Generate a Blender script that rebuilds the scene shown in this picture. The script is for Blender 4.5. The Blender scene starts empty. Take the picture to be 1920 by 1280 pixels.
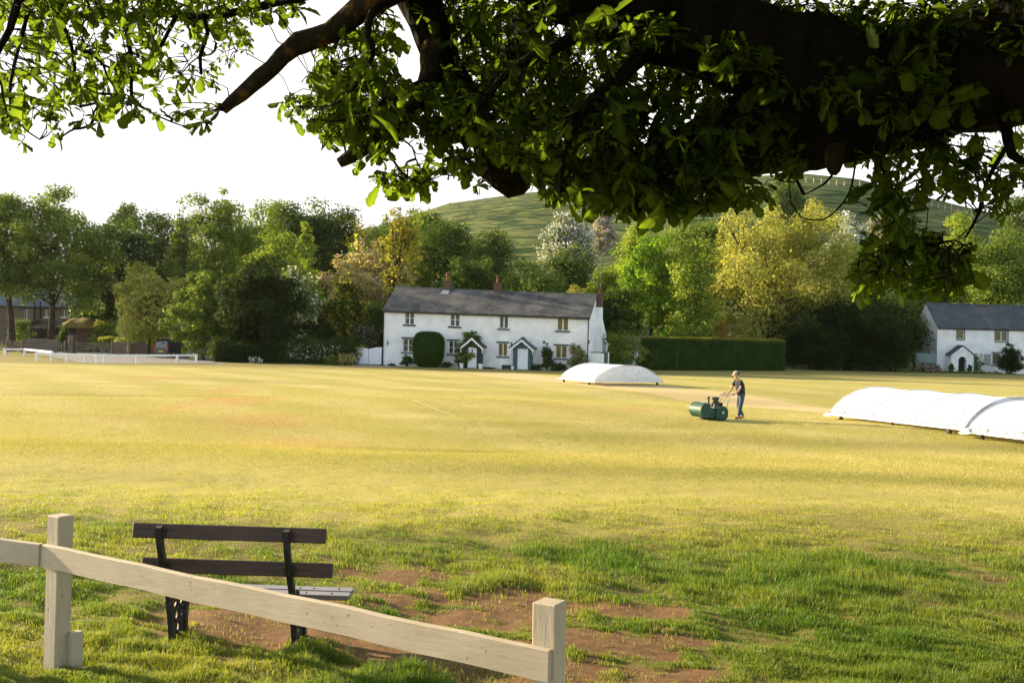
import bpy, math, random
import numpy as np
from mathutils import Matrix, Vector
PI = math.pi
sc = bpy.context.scene
COL = sc.collection
# ------------------------------------------------------------------ camera, sky, sun, exposure
F = 1866.7                      # focal length in photo pixels (35 mm on 36 mm, 1920 wide)
EYE = 2.85
ROLL = math.radians(1.3); PITCH = math.radians(0.18)
cam = bpy.data.cameras.new('camera'); cam.lens = 35; cam.sensor_width = 36; cam.clip_end = 6000
camo = bpy.data.objects.new('camera', cam); COL.objects.link(camo)
camo.matrix_world = Matrix.Translation((0, 0, EYE)) @ Matrix.Rotation(PI/2 - PITCH, 4, 'X') @ Matrix.Rotation(ROLL, 4, 'Z')
sc.camera = camo
SUN_AZ = math.radians(65)       # left of the view direction
SUN_EL = math.radians(15)
SDIR = Vector((-math.sin(SUN_AZ)*math.cos(SUN_EL), math.cos(SUN_AZ)*math.cos(SUN_EL), math.sin(SUN_EL)))
world = bpy.data.worlds.new('World'); sc.world = world; world.use_nodes = True
wn = world.node_tree; bg = wn.nodes['Background']
sky = wn.nodes.new('ShaderNodeTexSky'); sky.sky_type = 'NISHITA'; sky.sun_disc = False
sky.sun_elevation = SUN_EL; sky.sun_rotation = -SUN_AZ
sky.dust_density = 1.5; sky.air_density = 1.0; sky.ozone_density = 1.5
# thin bright veil of cloud in the half of the sky round the sun
tcw = wn.nodes.new('ShaderNodeTexCoord'); dpw = wn.nodes.new('ShaderNodeVectorMath'); dpw.operation = 'DOT_PRODUCT'
wn.links.new(tcw.outputs['Generated'], dpw.inputs[0]); dpw.inputs[1].default_value = Vector((-.40, .90, .1)).normalized()
mrw = wn.nodes.new('ShaderNodeMapRange'); mrw.interpolation_type = 'SMOOTHSTEP'; mrw.inputs[1].default_value = .25; mrw.inputs[2].default_value = .8; wn.links.new(dpw.outputs['Value'], mrw.inputs[0])
mxw = wn.nodes.new('ShaderNodeMix'); mxw.data_type = 'RGBA'; wn.links.new(mrw.outputs[0], mxw.inputs[0]); hsw = wn.nodes.new('ShaderNodeHueSaturation'); hsw.inputs['Saturation'].default_value = .6; wn.links.new(sky.outputs[0], hsw.inputs['Color']); wn.links.new(hsw.outputs[0], mxw.inputs[6]); mxw.inputs[7].default_value = (3.0, 2.9, 2.85, 1)
wn.links.new(mxw.outputs[2], bg.inputs[0]); bg.inputs[1].default_value = 0.125
sun = bpy.data.lights.new('sun', 'SUN'); sun.energy = 5.0; sun.angle = math.radians(0.6); sun.color = (1.0, 0.80, 0.54)
suno = bpy.data.objects.new('sun', sun); COL.objects.link(suno); suno.location = (-60, 30, 60)
suno.rotation_euler = SDIR.to_track_quat('Z', 'Y').to_euler()
sc.view_settings.view_transform = 'Standard'; sc.view_settings.look = 'None'
sc.view_settings.exposure = 1.85; sc.view_settings.gamma = 1
sc.cycles.max_bounces = 8; sc.cycles.transparent_max_bounces = 8
sc.cycles.volume_bounces = 0; sc.cycles.use_denoising = True

cR, sR = math.cos(ROLL), math.sin(ROLL)
def up_lat(px, py):
    u, v = px-960, 640-py
    return u*cR - v*sR, u*sR + v*cR - 6
def P(px, py, d):
    l, u = up_lat(px, py); return Vector((l*d/F, d, EYE + u*d/F))
def GP(px, py, z=0.0):
    l, u = up_lat(px, py); d = (z-EYE)*F/u; return Vector((l*d/F, d, z))
def X(px, d, py=650): return P(px, py, d).x
def Z(px, py, d): return P(px, py, d).z
# pitch axes of the cricket square
UX = Vector((0.914, 0.405, 0)); VX = Vector((-0.405, 0.914, 0))

# ------------------------------------------------------------------ helpers
def tag(o, label=None, cat=None, group=None, kind=None):
    if label: o['label'] = label
    if cat: o['category'] = cat
    if group: o['group'] = group
    if kind: o['kind'] = kind
    return o
def empty(name, loc, rz=0.0, label=None, cat=None, group=None):
    o = bpy.data.objects.new(name, None); COL.objects.link(o); o.location = loc; o.rotation_euler = (0, 0, rz)
    o.empty_display_size = 0.2
    return tag(o, label, cat, group)
class MB:
    def __init__(s, M=None): s.v = []; s.f = []; s.M = M or Matrix.Identity(4)
    def add(s, vs, fs, M=None):
        n = len(s.v); m = s.M @ M if M is not None else s.M
        s.v += [tuple(m @ Vector(p)) for p in vs]; s.f += [tuple(i+n for i in f) for f in fs]
    def box(s, x0, x1, y0, y1, z0, z1, M=None, b=0.0):
        if b <= 0:
            vs = [(x, y, z) for z in (z0, z1) for y in (y0, y1) for x in (x0, x1)]
            s.add(vs, [(0,2,3,1),(4,5,7,6),(0,1,5,4),(2,6,7,3),(0,4,6,2),(1,3,7,5)], M); return
        # chamfered box: 24 verts
        vs = []
        idx = {}
        for i, x in enumerate((x0, x1)):
            for j, y in enumerate((y0, y1)):
                for k, z in enumerate((z0, z1)):
                    dx = b if i == 0 else -b; dy = b if j == 0 else -b; dz = b if k == 0 else -b
                    for a, p in enumerate(((x, y+dy, z+dz), (x+dx, y, z+dz), (x+dx, y+dy, z))):
                        idx[i, j, k, a] = len(vs); vs.append(p)
        I = idx; fs = []
        for i in (0, 1):
            q = [I[i,0,0,0], I[i,1,0,0], I[i,1,1,0], I[i,0,1,0]]; fs.append(q if i else q[::-1])
            q = [I[0,i,0,1], I[0,i,1,1], I[1,i,1,1], I[1,i,0,1]]; fs.append(q if i else q[::-1])
            q = [I[0,0,i,2], I[1,0,i,2], I[1,1,i,2], I[0,1,i,2]]; fs.append(q if i else q[::-1])
            for j in (0, 1):
                fs.append([I[i,j,0,0], I[i,j,1,0], I[i,j,1,1], I[i,j,0,1]])
                fs.append([I[i,0,j,0], I[i,1,j,0], I[i,1,j,2], I[i,0,j,2]])
                fs.append([I[0,i,j,1], I[1,i,j,1], I[1,i,j,2], I[0,i,j,2]])
                for k in (0, 1): fs.append([I[i,j,k,0], I[i,j,k,1], I[i,j,k,2]])
        s.add(vs, fs, M)
    def beam(s, a, b, w, h, up=(0, 0, 1)):
        a, b = Vector(a), Vector(b); d = (b-a); L = d.length; d.normalize(); up = Vector(up)
        side = d.cross(up).normalized(); u = side.cross(d)
        vs = [p + side*sx*w/2 + u*sz*h/2 for p in (a, b) for sz in (-1, 1) for sx in (-1, 1)]
        s.add(vs, [(0,2,3,1),(4,5,7,6),(0,1,5,4),(2,6,7,3),(0,4,6,2),(1,3,7,5)])
    def tube(s, pts, rad, n=8, cap=True, jit=0.0, rng=None):
        pts = [Vector(p) for p in pts]; m = len(pts)
        if not hasattr(rad, '__len__'): rad = [rad]*m
        vs = []; ref = None
        for i, p in enumerate(pts):
            t = (pts[min(i+1, m-1)] - pts[max(i-1, 0)])
            if t.length < 1e-9: t = Vector((0, 0, 1))
            t.normalize()
            if ref is None: ref = Vector((0, 0, 1)) if abs(t.z) < .9 else Vector((1, 0, 0))
            a = t.cross(ref).normalized(); ref = a.cross(t).normalized(); b = ref
            for k in range(n):
                th = 2*PI*k/n; r = rad[i]*(1 + (rng.uniform(-jit, jit) if jit else 0))
                vs.append(p + a*math.cos(th)*r + b*math.sin(th)*r)
        fs = [(i*n+k, i*n+(k+1) % n, (i+1)*n+(k+1) % n, (i+1)*n+k) for i in range(m-1) for k in range(n)]
        if cap: fs += [tuple(range(n))[::-1], tuple(range((m-1)*n, m*n))]
        s.add(vs, fs)
    def prism(s, poly, y0, y1, M=None):       # poly in xz, extruded along y
        n = len(poly)
        vs = [(x, y0, z) for x, z in poly] + [(x, y1, z) for x, z in poly]
        fs = [tuple(range(n)), tuple(range(n, 2*n))[::-1]] + [(i, i+n, (i+1) % n+n, (i+1) % n) for i in range(n)]
        s.add(vs, fs, M)
    def lathe(s, prof, n=16, c=(0, 0, 0), M=None):
        vs = []; m = len(prof)
        for r, z in prof:
            for k in range(n): vs.append((c[0]+r*math.cos(2*PI*k/n), c[1]+r*math.sin(2*PI*k/n), c[2]+z))
        fs = [(i*n+k, i*n+(k+1) % n, (i+1)*n+(k+1) % n, (i+1)*n+k) for i in range(m-1) for k in range(n)]
        fs += [tuple(range(n))[::-1], tuple(range((m-1)*n, m*n))]
        s.add(vs, fs, M)
    def build(s, name, mat, parent=None, smooth=False, warp=None):
        me = bpy.data.meshes.new(name)
        vs = s.v if warp is None else [warp(p) for p in s.v]
        me.from_pydata(vs, [], s.f); me.materials.append(mat); me.update()
        if smooth: me.polygons.foreach_set('use_smooth', [True]*len(me.polygons))
        o = bpy.data.objects.new(name, me); COL.objects.link(o); o.parent = parent
        return o
def np_mesh(name, V, Fq, mat, parent=None, smooth=False, attrs=None):
    V = np.asarray(V, np.float32); Fq = np.asarray(Fq, np.int32); m, k = Fq.shape
    me = bpy.data.meshes.new(name); me.vertices.add(len(V)); me.vertices.foreach_set('co', V.ravel())
    me.loops.add(m*k); me.loops.foreach_set('vertex_index', Fq.ravel())
    me.polygons.add(m); me.polygons.foreach_set('loop_start', np.arange(0, m*k, k, dtype=np.int32))
    if smooth: me.polygons.foreach_set('use_smooth', np.ones(m, bool))
    me.update(calc_edges=True)
    for an, av in (attrs or {}).items():
        a = me.attributes.new(an, 'FLOAT', 'POINT'); a.data.foreach_set('value', np.asarray(av, np.float32))
    me.materials.append(mat)
    o = bpy.data.objects.new(name, me); COL.objects.link(o); o.parent = parent
    return o
def copy_tree(o, parent=None, kids=None):
    c = o.copy(); COL.objects.link(c); c.parent = parent
    for ch in [q for q in list(bpy.data.objects) if q.parent == o]: copy_tree(ch, c)
    return c

# sum-of-sines noise, roughly -1..1
_rng = np.random.default_rng(11)
_W = [(_rng.normal(size=(9, 2)), _rng.uniform(0, 2*PI, 9)) for _ in range(6)]
def sn(x, y, scale, k=0, oct=3):
    x = np.asarray(x, float)/scale; y = np.asarray(y, float)/scale; out = 0; amp = 1; tot = 0
    for o in range(oct):
        w, ph = _W[(k+o) % 6]
        s = sum(np.sin((w[i, 0]*x + w[i, 1]*y)*2.2 + ph[i] + k) for i in range(9))/3.0
        out = out + amp*s; tot += amp; amp *= .5; x = x*2.1; y = y*2.1
    return out/tot
def sstep(a, b, x):
    t = np.clip((np.asarray(x, float)-a)/(b-a), 0, 1); return t*t*(3-2*t)

# ------------------------------------------------------------------ materials
def nodes(name):
    m = bpy.data.materials.new(name); m.use_nodes = True
    return m, m.node_tree.nodes, m.node_tree.links, m.node_tree.nodes['Principled BSDF']
def mat(name, c1, c2=None, scale=5, rough=.75, bump=0, bscale=30, metal=0, spec=.4, detail=5, lo=.35, hi=.65, coord='Object', stretch=None, bdist=.02):
    m, N, L, p = nodes(name)
    p.inputs['Roughness'].default_value = rough; p.inputs['Metallic'].default_value = metal
    p.inputs['Specular IOR Level'].default_value = spec; p.inputs['Base Color'].default_value = (*c1, 1)
    tc = N.new('ShaderNodeTexCoord'); src = tc.outputs[coord]
    if stretch:
        mp = N.new('ShaderNodeMapping'); mp.inputs['Scale'].default_value = stretch; L.new(src, mp.inputs[0]); src = mp.outputs[0]
    if c2:
        n = N.new('ShaderNodeTexNoise'); n.inputs['Scale'].default_value = scale; n.inputs['Detail'].default_value = detail; L.new(src, n.inputs[0])
        mr = N.new('ShaderNodeMapRange'); mr.inputs[1].default_value = lo; mr.inputs[2].default_value = hi; L.new(n.outputs[0], mr.inputs[0])
        mx = N.new('ShaderNodeMix'); mx.data_type = 'RGBA'; mx.inputs[6].default_value = (*c1, 1); mx.inputs[7].default_value = (*c2, 1)
        L.new(mr.outputs[0], mx.inputs[0]); L.new(mx.outputs[2], p.inputs['Base Color'])
    if bump:
        n = N.new('ShaderNodeTexNoise'); n.inputs['Scale'].default_value = bscale; n.inputs['Detail'].default_value = 6; L.new(src, n.inputs[0])
        b = N.new('ShaderNodeBump'); b.inputs['Strength'].default_value = bump; b.inputs['Distance'].default_value = bdist
        L.new(n.outputs[0], b.inputs['Height']); L.new(b.outputs[0], p.inputs['Normal'])
    return m
def leaf_mat(name, c1, c2, trans=.4, tcol=None, rough=.7, spec=.06):
    m, N, L, p = nodes(name)
    a = N.new('ShaderNodeAttribute'); a.attribute_name = 'rnd'
    mx = N.new('ShaderNodeMix'); mx.data_type = 'RGBA'; mx.inputs[6].default_value = (*c1, 1); mx.inputs[7].default_value = (*c2, 1)
    L.new(a.outputs['Fac'], mx.inputs[0]); L.new(mx.outputs[2], p.inputs['Base Color'])
    p.inputs['Roughness'].default_value = rough; p.inputs['Specular IOR Level'].default_value = spec
    t = N.new('ShaderNodeBsdfTranslucent'); g = N.new('ShaderNodeMix'); g.data_type = 'RGBA'; g.blend_type = 'MULTIPLY'; g.inputs[0].default_value = 1
    L.new(mx.outputs[2], g.inputs[6]); g.inputs[7].default_value = (*(tcol or (1.6, 1.6, .7)), 1); g.clamp_result = False
    L.new(g.outputs[2], t.inputs[0])
    ms = N.new('ShaderNodeMixShader'); ms.inputs[0].default_value = trans
    L.new(p.outputs[0], ms.inputs[1]); L.new(t.outputs[0], ms.inputs[2]); L.new(ms.outputs[0], N['Material Output'].inputs[0])
    return m
M = {}
M['white_paint'] = mat('white_paint', (.78, .78, .76), (.66, .65, .6), 3, .6)
M['white_rail'] = mat('white_rail', (.75, .76, .76), (.6, .6, .56), 4, .6)
M['bark'] = mat('bark', (.016, .013, .009), (.007, .006, .0045), 9, .95, 1.0, 16, spec=.05, stretch=(1, 1, .45), bdist=.08)
M['moss_bark'] = mat('moss_bark', (.03, .024, .016), (.13, .075, .02), 7, .95, 1.0, 26, spec=.05, bdist=.06, lo=.56, hi=.66)
M['far_bark'] = mat('far_bark', (.06, .047, .032), (.03, .023, .016), 2, .95, .6, 6, spec=.1)
M['dark_glass'] = mat('dark_glass', (.02, .03, .03), (.05, .07, .07), 1.2, .08, spec=.6)
M['olive_glass'] = mat('olive_glass', (.13, .11, .015), (.09, .075, .01), .8, .12, spec=.5)
M['teal'] = mat('teal_paint', (.03, .065, .07), (.045, .085, .09), 6, .55)
M['black_paint'] = mat('black_paint', (.012, .012, .011), (.02, .019, .016), 6, .5)
M['pale_door'] = mat('pale_door', (.68, .69, .74), (.62, .63, .67), 3, .45)
M['brick'] = mat('brick', (.12, .06, .042), (.08, .045, .034), 12, .9, .5, 25)
M['terracotta'] = mat('terracotta', (.17, .058, .034), (.13, .048, .03), 8, .8)
M['lead'] = mat('lead', (.3, .33, .36), (.2, .22, .24), 6, .6)
M['rubber'] = mat('rubber', (.012, .012, .012), rough=.8)
M['steel'] = mat('steel', (.4, .4, .4), (.3, .3, .3), 8, .4, metal=.8)
M['rust_wood'] = mat('rust_wood', (.2, .11, .06), (.1, .06, .035), 10, .85)

def whitewash():
    m, N, L, p = nodes('whitewashed_stone'); p.inputs['Roughness'].default_value = .85; p.inputs['Specular IOR Level'].default_value = .2
    tc = N.new('ShaderNodeTexCoord'); mp = N.new('ShaderNodeMapping'); mp.inputs['Scale'].default_value = (1, 1, 1); L.new(tc.outputs['Object'], mp.inputs[0])
    cx = N.new('ShaderNodeSeparateXYZ'); L.new(mp.outputs[0], cx.inputs[0])
    ad = N.new('ShaderNodeMath'); ad.operation = 'ADD'; L.new(cx.outputs[0], ad.inputs[0]); L.new(cx.outputs[1], ad.inputs[1])
    cb = N.new('ShaderNodeCombineXYZ'); L.new(ad.outputs[0], cb.inputs[0]); L.new(cx.outputs[2], cb.inputs[1])
    nz = N.new('ShaderNodeTexNoise'); nz.inputs['Scale'].default_value = 1.5; L.new(cb.outputs[0], nz.inputs[0])
    av = N.new('ShaderNodeVectorMath'); av.operation = 'MULTIPLY_ADD'; L.new(nz.outputs[1], av.inputs[0]); av.inputs[1].default_value = (.25, .25, 0); L.new(cb.outputs[0], av.inputs[2])
    br = N.new('ShaderNodeTexBrick'); br.inputs['Scale'].default_value = 1; br.inputs['Brick Width'].default_value = .55; br.inputs['Row Height'].default_value = .2
    br.inputs['Mortar Size'].default_value = .018; br.inputs['Mortar Smooth'].default_value = 1; br.inputs['Color1'].default_value = (1, 1, 1, 1); br.inputs['Color2'].default_value = (.75, .75, .75, 1); br.inputs['Mortar'].default_value = (0, 0, 0, 1)
    L.new(av.outputs[0], br.inputs[0])
    n2 = N.new('ShaderNodeTexNoise'); n2.inputs['Scale'].default_value = 6; n2.inputs['Detail'].default_value = 6; L.new(tc.outputs['Object'], n2.inputs[0])
    mu = N.new('ShaderNodeMath'); mu.operation = 'MULTIPLY_ADD'; L.new(br.outputs[0], mu.inputs[0]); mu.inputs[1].default_value = .8; L.new(n2.outputs[0], mu.inputs[2])
    b = N.new('ShaderNodeBump'); b.inputs['Strength'].default_value = .55; b.inputs['Distance'].default_value = .05; L.new(mu.outputs[0], b.inputs['Height']); L.new(b.outputs[0], p.inputs['Normal'])
    n3 = N.new('ShaderNodeTexNoise'); n3.inputs['Scale'].default_value = .7; n3.inputs['Detail'].default_value = 8; L.new(tc.outputs['Object'], n3.inputs[0])
    cr = N.new('ShaderNodeValToRGB'); cr.color_ramp.elements[0].position = .3; cr.color_ramp.elements[0].color = (.66, .66, .65, 1); cr.color_ramp.elements[1].position = .6; cr.color_ramp.elements[1].color = (.84, .84, .84, 1)
    L.new(n3.outputs[0], cr.inputs[0])
    mx = N.new('ShaderNodeMix'); mx.data_type = 'RGBA'; mx.blend_type = 'MULTIPLY'; mx.inputs[0].default_value = .2; L.new(cr.outputs[0], mx.inputs[6]); L.new(br.outputs[0], mx.inputs[7])
    L.new(mx.outputs[2], p.inputs['Base Color'])
    return m
M['whitewash'] = whitewash()
def slate(name, c1, c2, patch, w=.35, h=.22, k=1.6):
    m, N, L, p = nodes(name); p.inputs['Roughness'].default_value = .75; p.inputs['Specular IOR Level'].default_value = .25
    tc = N.new('ShaderNodeTexCoord'); cx = N.new('ShaderNodeSeparateXYZ'); L.new(tc.outputs['Object'], cx.inputs[0])
    mz = N.new('ShaderNodeMath'); mz.operation = 'MULTIPLY'; L.new(cx.outputs[2], mz.inputs[0]); mz.inputs[1].default_value = k
    cb = N.new('ShaderNodeCombineXYZ'); L.new(cx.outputs[0], cb.inputs[0]); L.new(mz.outputs[0], cb.inputs[1])
    br = N.new('ShaderNodeTexBrick'); br.inputs['Scale'].default_value = 1; br.inputs['Brick Width'].default_value = w; br.inputs['Row Height'].default_value = h
    br.inputs['Mortar Size'].default_value = .012; br.inputs['Bias'].default_value = 0
    br.inputs['Color1'].default_value = (*c1, 1); br.inputs['Color2'].default_value = (*c2, 1); br.inputs['Mortar'].default_value = (.012, .013, .014, 1)
    L.new(cb.outputs[0], br.inputs[0])
    n = N.new('ShaderNodeTexNoise'); n.inputs['Scale'].default_value = .55; n.inputs['Detail'].default_value = 9; n.inputs['Roughness'].default_value = .65; L.new(tc.outputs['Object'], n.inputs[0])
    mr = N.new('ShaderNodeMapRange'); mr.inputs[1].default_value = .45; mr.inputs[2].default_value = .72; L.new(n.outputs[0], mr.inputs[0])
    mx = N.new('ShaderNodeMix'); mx.data_type = 'RGBA'; L.new(mr.outputs[0], mx.inputs[0]); L.new(br.outputs[0], mx.inputs[6]); mx.inputs[7].default_value = (*patch, 1)
    n2 = N.new('ShaderNodeTexNoise'); n2.inputs['Scale'].default_value = 14; n2.inputs['Detail'].default_value = 3; L.new(cb.outputs[0], n2.inputs[0])
    m2 = N.new('ShaderNodeMix'); m2.data_type = 'RGBA'; m2.blend_type = 'OVERLAY'; m2.inputs[0].default_value = .7; L.new(mx.outputs[2], m2.inputs[6]); L.new(n2.outputs[0], m2.inputs[7])
    L.new(m2.outputs[2], p.inputs['Base Color'])
    b = N.new('ShaderNodeBump'); b.inputs['Strength'].default_value = .6; b.inputs['Distance'].default_value = .03; L.new(br.outputs[1], b.inputs['Height']); b.invert = True; L.new(b.outputs[0], p.inputs['Normal'])
    return m
M['slate'] = slate('slate', (.042, .044, .044), (.082, .08, .076), (.145, .135, .118))
M['slate_dark'] = slate('slate_dark', (.05, .055, .06), (.075, .08, .085), (.1, .105, .105))
M['slate_blue'] = slate('slate_blue', (.1, .125, .15), (.13, .155, .18), (.12, .13, .14))
M['stone'] = slate('stone', (.2, .14, .1), (.12, .095, .075), (.16, .13, .1), .5, .22, 1.0)
M['moss_roof'] = mat('moss_roof', (.24, .17, .03), (.14, .10, .025), 4, .95, 1.0, 8, bdist=.1)
M['dark_timber'] = mat('dark_timber', (.02, .018, .014), (.035, .028, .02), 3, .9, stretch=(6, 6, .5))
M['grey_wood'] = mat('grey_wood', (.22, .17, .11), (.15, .12, .08), 5, .85)
M['asphalt'] = mat('asphalt', (.10, .10, .10), (.15, .14, .13), 1.2, .9, .3, 40)

# ------------------------------------------------------------------ terrain
def ground_z(x, y):
    x = np.asarray(x, float); y = np.asarray(y, float)
    z = .69*(1-sstep(8.5, 27, y + .12*x))
    lumpy = np.exp(-((y-8)/9.)**2)*(y > -30)
    z = z + lumpy*(.022*sn(x, y, 1.1, 1) + .028*sn(x, y, .42, 3, 2))
    und = sstep(9, 16, y)*(1-sstep(52, 75, y))
    z = z + und*.14*sn(x*.22, y, 4.8, 2, 1)
    return z
def ridge_px(px):
    return np.interp(px, [-800, 0, 400, 700, 835, 980, 1250, 1500, 1600, 1700, 1800, 1920, 2600], [560, 500, 470, 425, 381, 361, 338, 325, 335, 361, 387, 412, 500])
def hill_z(x, y):
    x = np.asarray(x, float); y = np.asarray(y, float)
    px = x/np.maximum(y, 1)*F + 960
    px = np.clip(px, -800, 2600); e = 634 + (px-960)*.0227 - ridge_px(px); zr = EYE + e*300/F
    s = (y-125)/175.
    g = np.interp(s, [-.2, 0, .12, .3, .5, .68, .8, .9, 1.0, 1.15, 1.6, 3], [-.02, 0, .06, .25, .52, .76, .86, .935, 1.0, 1.04, .95, .3])
    return zr*g - .3*(s < 0) + sstep(0, .3, s)*(1.0*sn(x, y, 30, 4, 2)*(1-sstep(.6, .9, s)))
def terr(x, y):
    return float(np.maximum(ground_z(x, y), hill_z(x, y))) if y > 120 else float(ground_z(x, y))

# ------------------------------------------------------------------ ground
def px_of(x, y, z):
    l = x*F/y; u = (z-EYE)*F/y + 6
    return 960 + l*cR + u*sR, 640 + l*sR - u*cR
def bare_mask(x, y):
    """0..1 worn earth near the bench (world metres)"""
    x = np.asarray(x, float); y = np.asarray(y, float); m = np.zeros_like(x)
    for cx, cy, rx, ry, w in [(-1.75, 7.55, .95, .5, 1.15), (-.75, 6.95, .8, .45, 1.1), (-.2, 7.9, 1.15, .8, .95), (-.95, 8.7, .8, .6, .55), (.5, 7.2, .65, .5, .95), (.95, 7.9, .5, .35, .7),
                              (.1, 6.45, .95, .4, 1.1), (1.2, 6.35, .7, .35, .55), (1.0, 9.2, .8, .5, .3), (-2.6, 9.4, .7, .6, .3)]:
        m = np.maximum(m, w*np.exp(-(((x-cx)/rx)**2 + ((y-cy)/ry)**2)))
    n = .5+.32*sn(x, y, .6, 0, 3)+.3*sn(x, y*1.4, .2, 4, 2)
    return np.clip((m*1.35 + (n-.6)*1.4)*1.7 - .45, 0, 1)*sstep(15, 9, y)
def lush_mask(x, y):
    x = np.asarray(x, float); y = np.asarray(y, float); m = np.zeros_like(x)
    for cx, cy, rx, ry, w in [(2.3, 9.6, 2.3, 1.3, 1.0), (4.6, 9.0, 1.8, 1.5, .7), (-2.25, 6.75, .5, .25, 1), (-1.45, 6.72, .4, .22, 1), (-1.0, 6.2, .9, .26, 1), (.5, 9.4, 1, .5, .4), (3.2, 6.6, 1.2, .6, .3)]:
        m = np.maximum(m, w*np.exp(-(((x-cx)/rx)**2 + ((y-cy)/ry)**2)))
    return np.clip(m*1.2 + .25*sn(x, y, .8, 5, 2)*(m > .08), 0, 1)
def spread(a, b, step, far, grow):
    v = [b]; s = step
    while v[-1] < far: s *= grow; v.append(v[-1]+s)
    return v[1:]
xs = np.arange(-14, 22.01, .17); e = spread(0, 22, .17, 2500, 1.12); w_ = spread(0, 14, .17, 2500, 1.12)
xs = np.concatenate([-np.array(w_)[::-1], xs, e])
ys = np.concatenate([[-2500, -600, -150, -40, -12, -4, 0, 2], np.arange(3.5, 26, .14), np.arange(26, 76, .42), np.arange(76, 130, 2), 130+np.cumsum(2*1.3**np.arange(1, 24))])
GX, GY = np.meshgrid(xs, ys); GZ = ground_z(GX, GY)
V = np.stack([GX, GY, GZ], -1).reshape(-1, 3)
ny, nx = GX.shape; ii = (np.arange(ny-1)[:, None]*nx + np.arange(nx-1)[None]).ravel()
Fq = np.stack([ii, ii+1, ii+nx+1, ii+nx], -1)
gx, gy = GX.ravel(), GY.ravel()
bare = bare_mask(gx, gy)
uu = gx*.914 + gy*.405; vv = -gx*.405 + gy*.914
strip = sstep(27.9, 28.7, uu)*(1-sstep(33.2, 34.0, uu))*sstep(18, 22, vv)*(1-sstep(70, 80, vv))
dry = np.zeros_like(gx)
for qx, qy, rx, ry, w in [(480, 800, 90, 14, .9), (560, 840, 120, 16, .6), (440, 765, 70, 12, .7), (440, 735, 40, 8, .6), (350, 770, 25, 30, .6), (480, 755, 30, 8, .8), (1200, 777, 50, 5, .7), (300, 715, 60, 5, .5), (1000, 770, 200, 10, .2), (1400, 975, 200, 10, .35)]:
    c = GP(qx, qy, float(ground_z(0, 28)) if qy < 850 else .5)
    sx = rx*c.y/F*1.1; sy = ry*c.y**2/(F*EYE)
    dry = np.maximum(dry, w*np.exp(-(((gx-c.x)/sx)**2+((gy-c.y)/sy)**2)))
dry = np.clip(dry*(1.4+.8*sn(gx, gy, 3, 3)), 0, 1)
# mown bands across the outfield and diamond bands on the square
band = .5 + .5*np.tanh(2.5*np.sin(2*PI*(vv*.18+uu*1.0+3)/5.2))*sstep(20, 24, gy)*(1-sstep(80, 95, gy))
sq = sstep(22, 23, uu)*(1-sstep(44, 45, uu))*sstep(24, 26, vv)
band = band*(1-sq) + sq*(.5+.5*np.tanh(3*np.sin(2*PI*uu/7.2+1.2)))
dark_band = np.zeros_like(gx)  # darker, greener bands laid across the turf colour
DARK_BANDS = [(1500, 832, 620, 9, .45), (1500, 898, 700, 16, .5), (250, 885, 260, 12, .35), (1100, 797, 330, 6, .3), (800, 838, 200, 7, .25), (200, 740, 260, 5, .25), (1250, 745, 160, 5, .25), (1650, 750, 300, 5, .2)]
for qx, qy, rx, ry, w in DARK_BANDS:
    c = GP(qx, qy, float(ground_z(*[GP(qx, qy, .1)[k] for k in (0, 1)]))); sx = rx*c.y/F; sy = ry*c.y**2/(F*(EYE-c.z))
    dark_band = np.maximum(dark_band, w*np.exp(-(np.abs(gx-c.x)/sx)**4-((gy-c.y+.6*sn(gx, gx*0, 9, 1))/sy)**2))
greenish = dark_band*(1+.3*sn(gx, gy, 1.5, 2)) + (1-sstep(9.5, 15, gy + 1.5*sn(gx, gy, 3, 2))) * .85 + .75*sstep(80, 87, gy-gx*.12)*(gx < 60) + .25*np.clip(sn(gx*.3, gy, 3.4, 4, 2), 0, 1)
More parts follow.
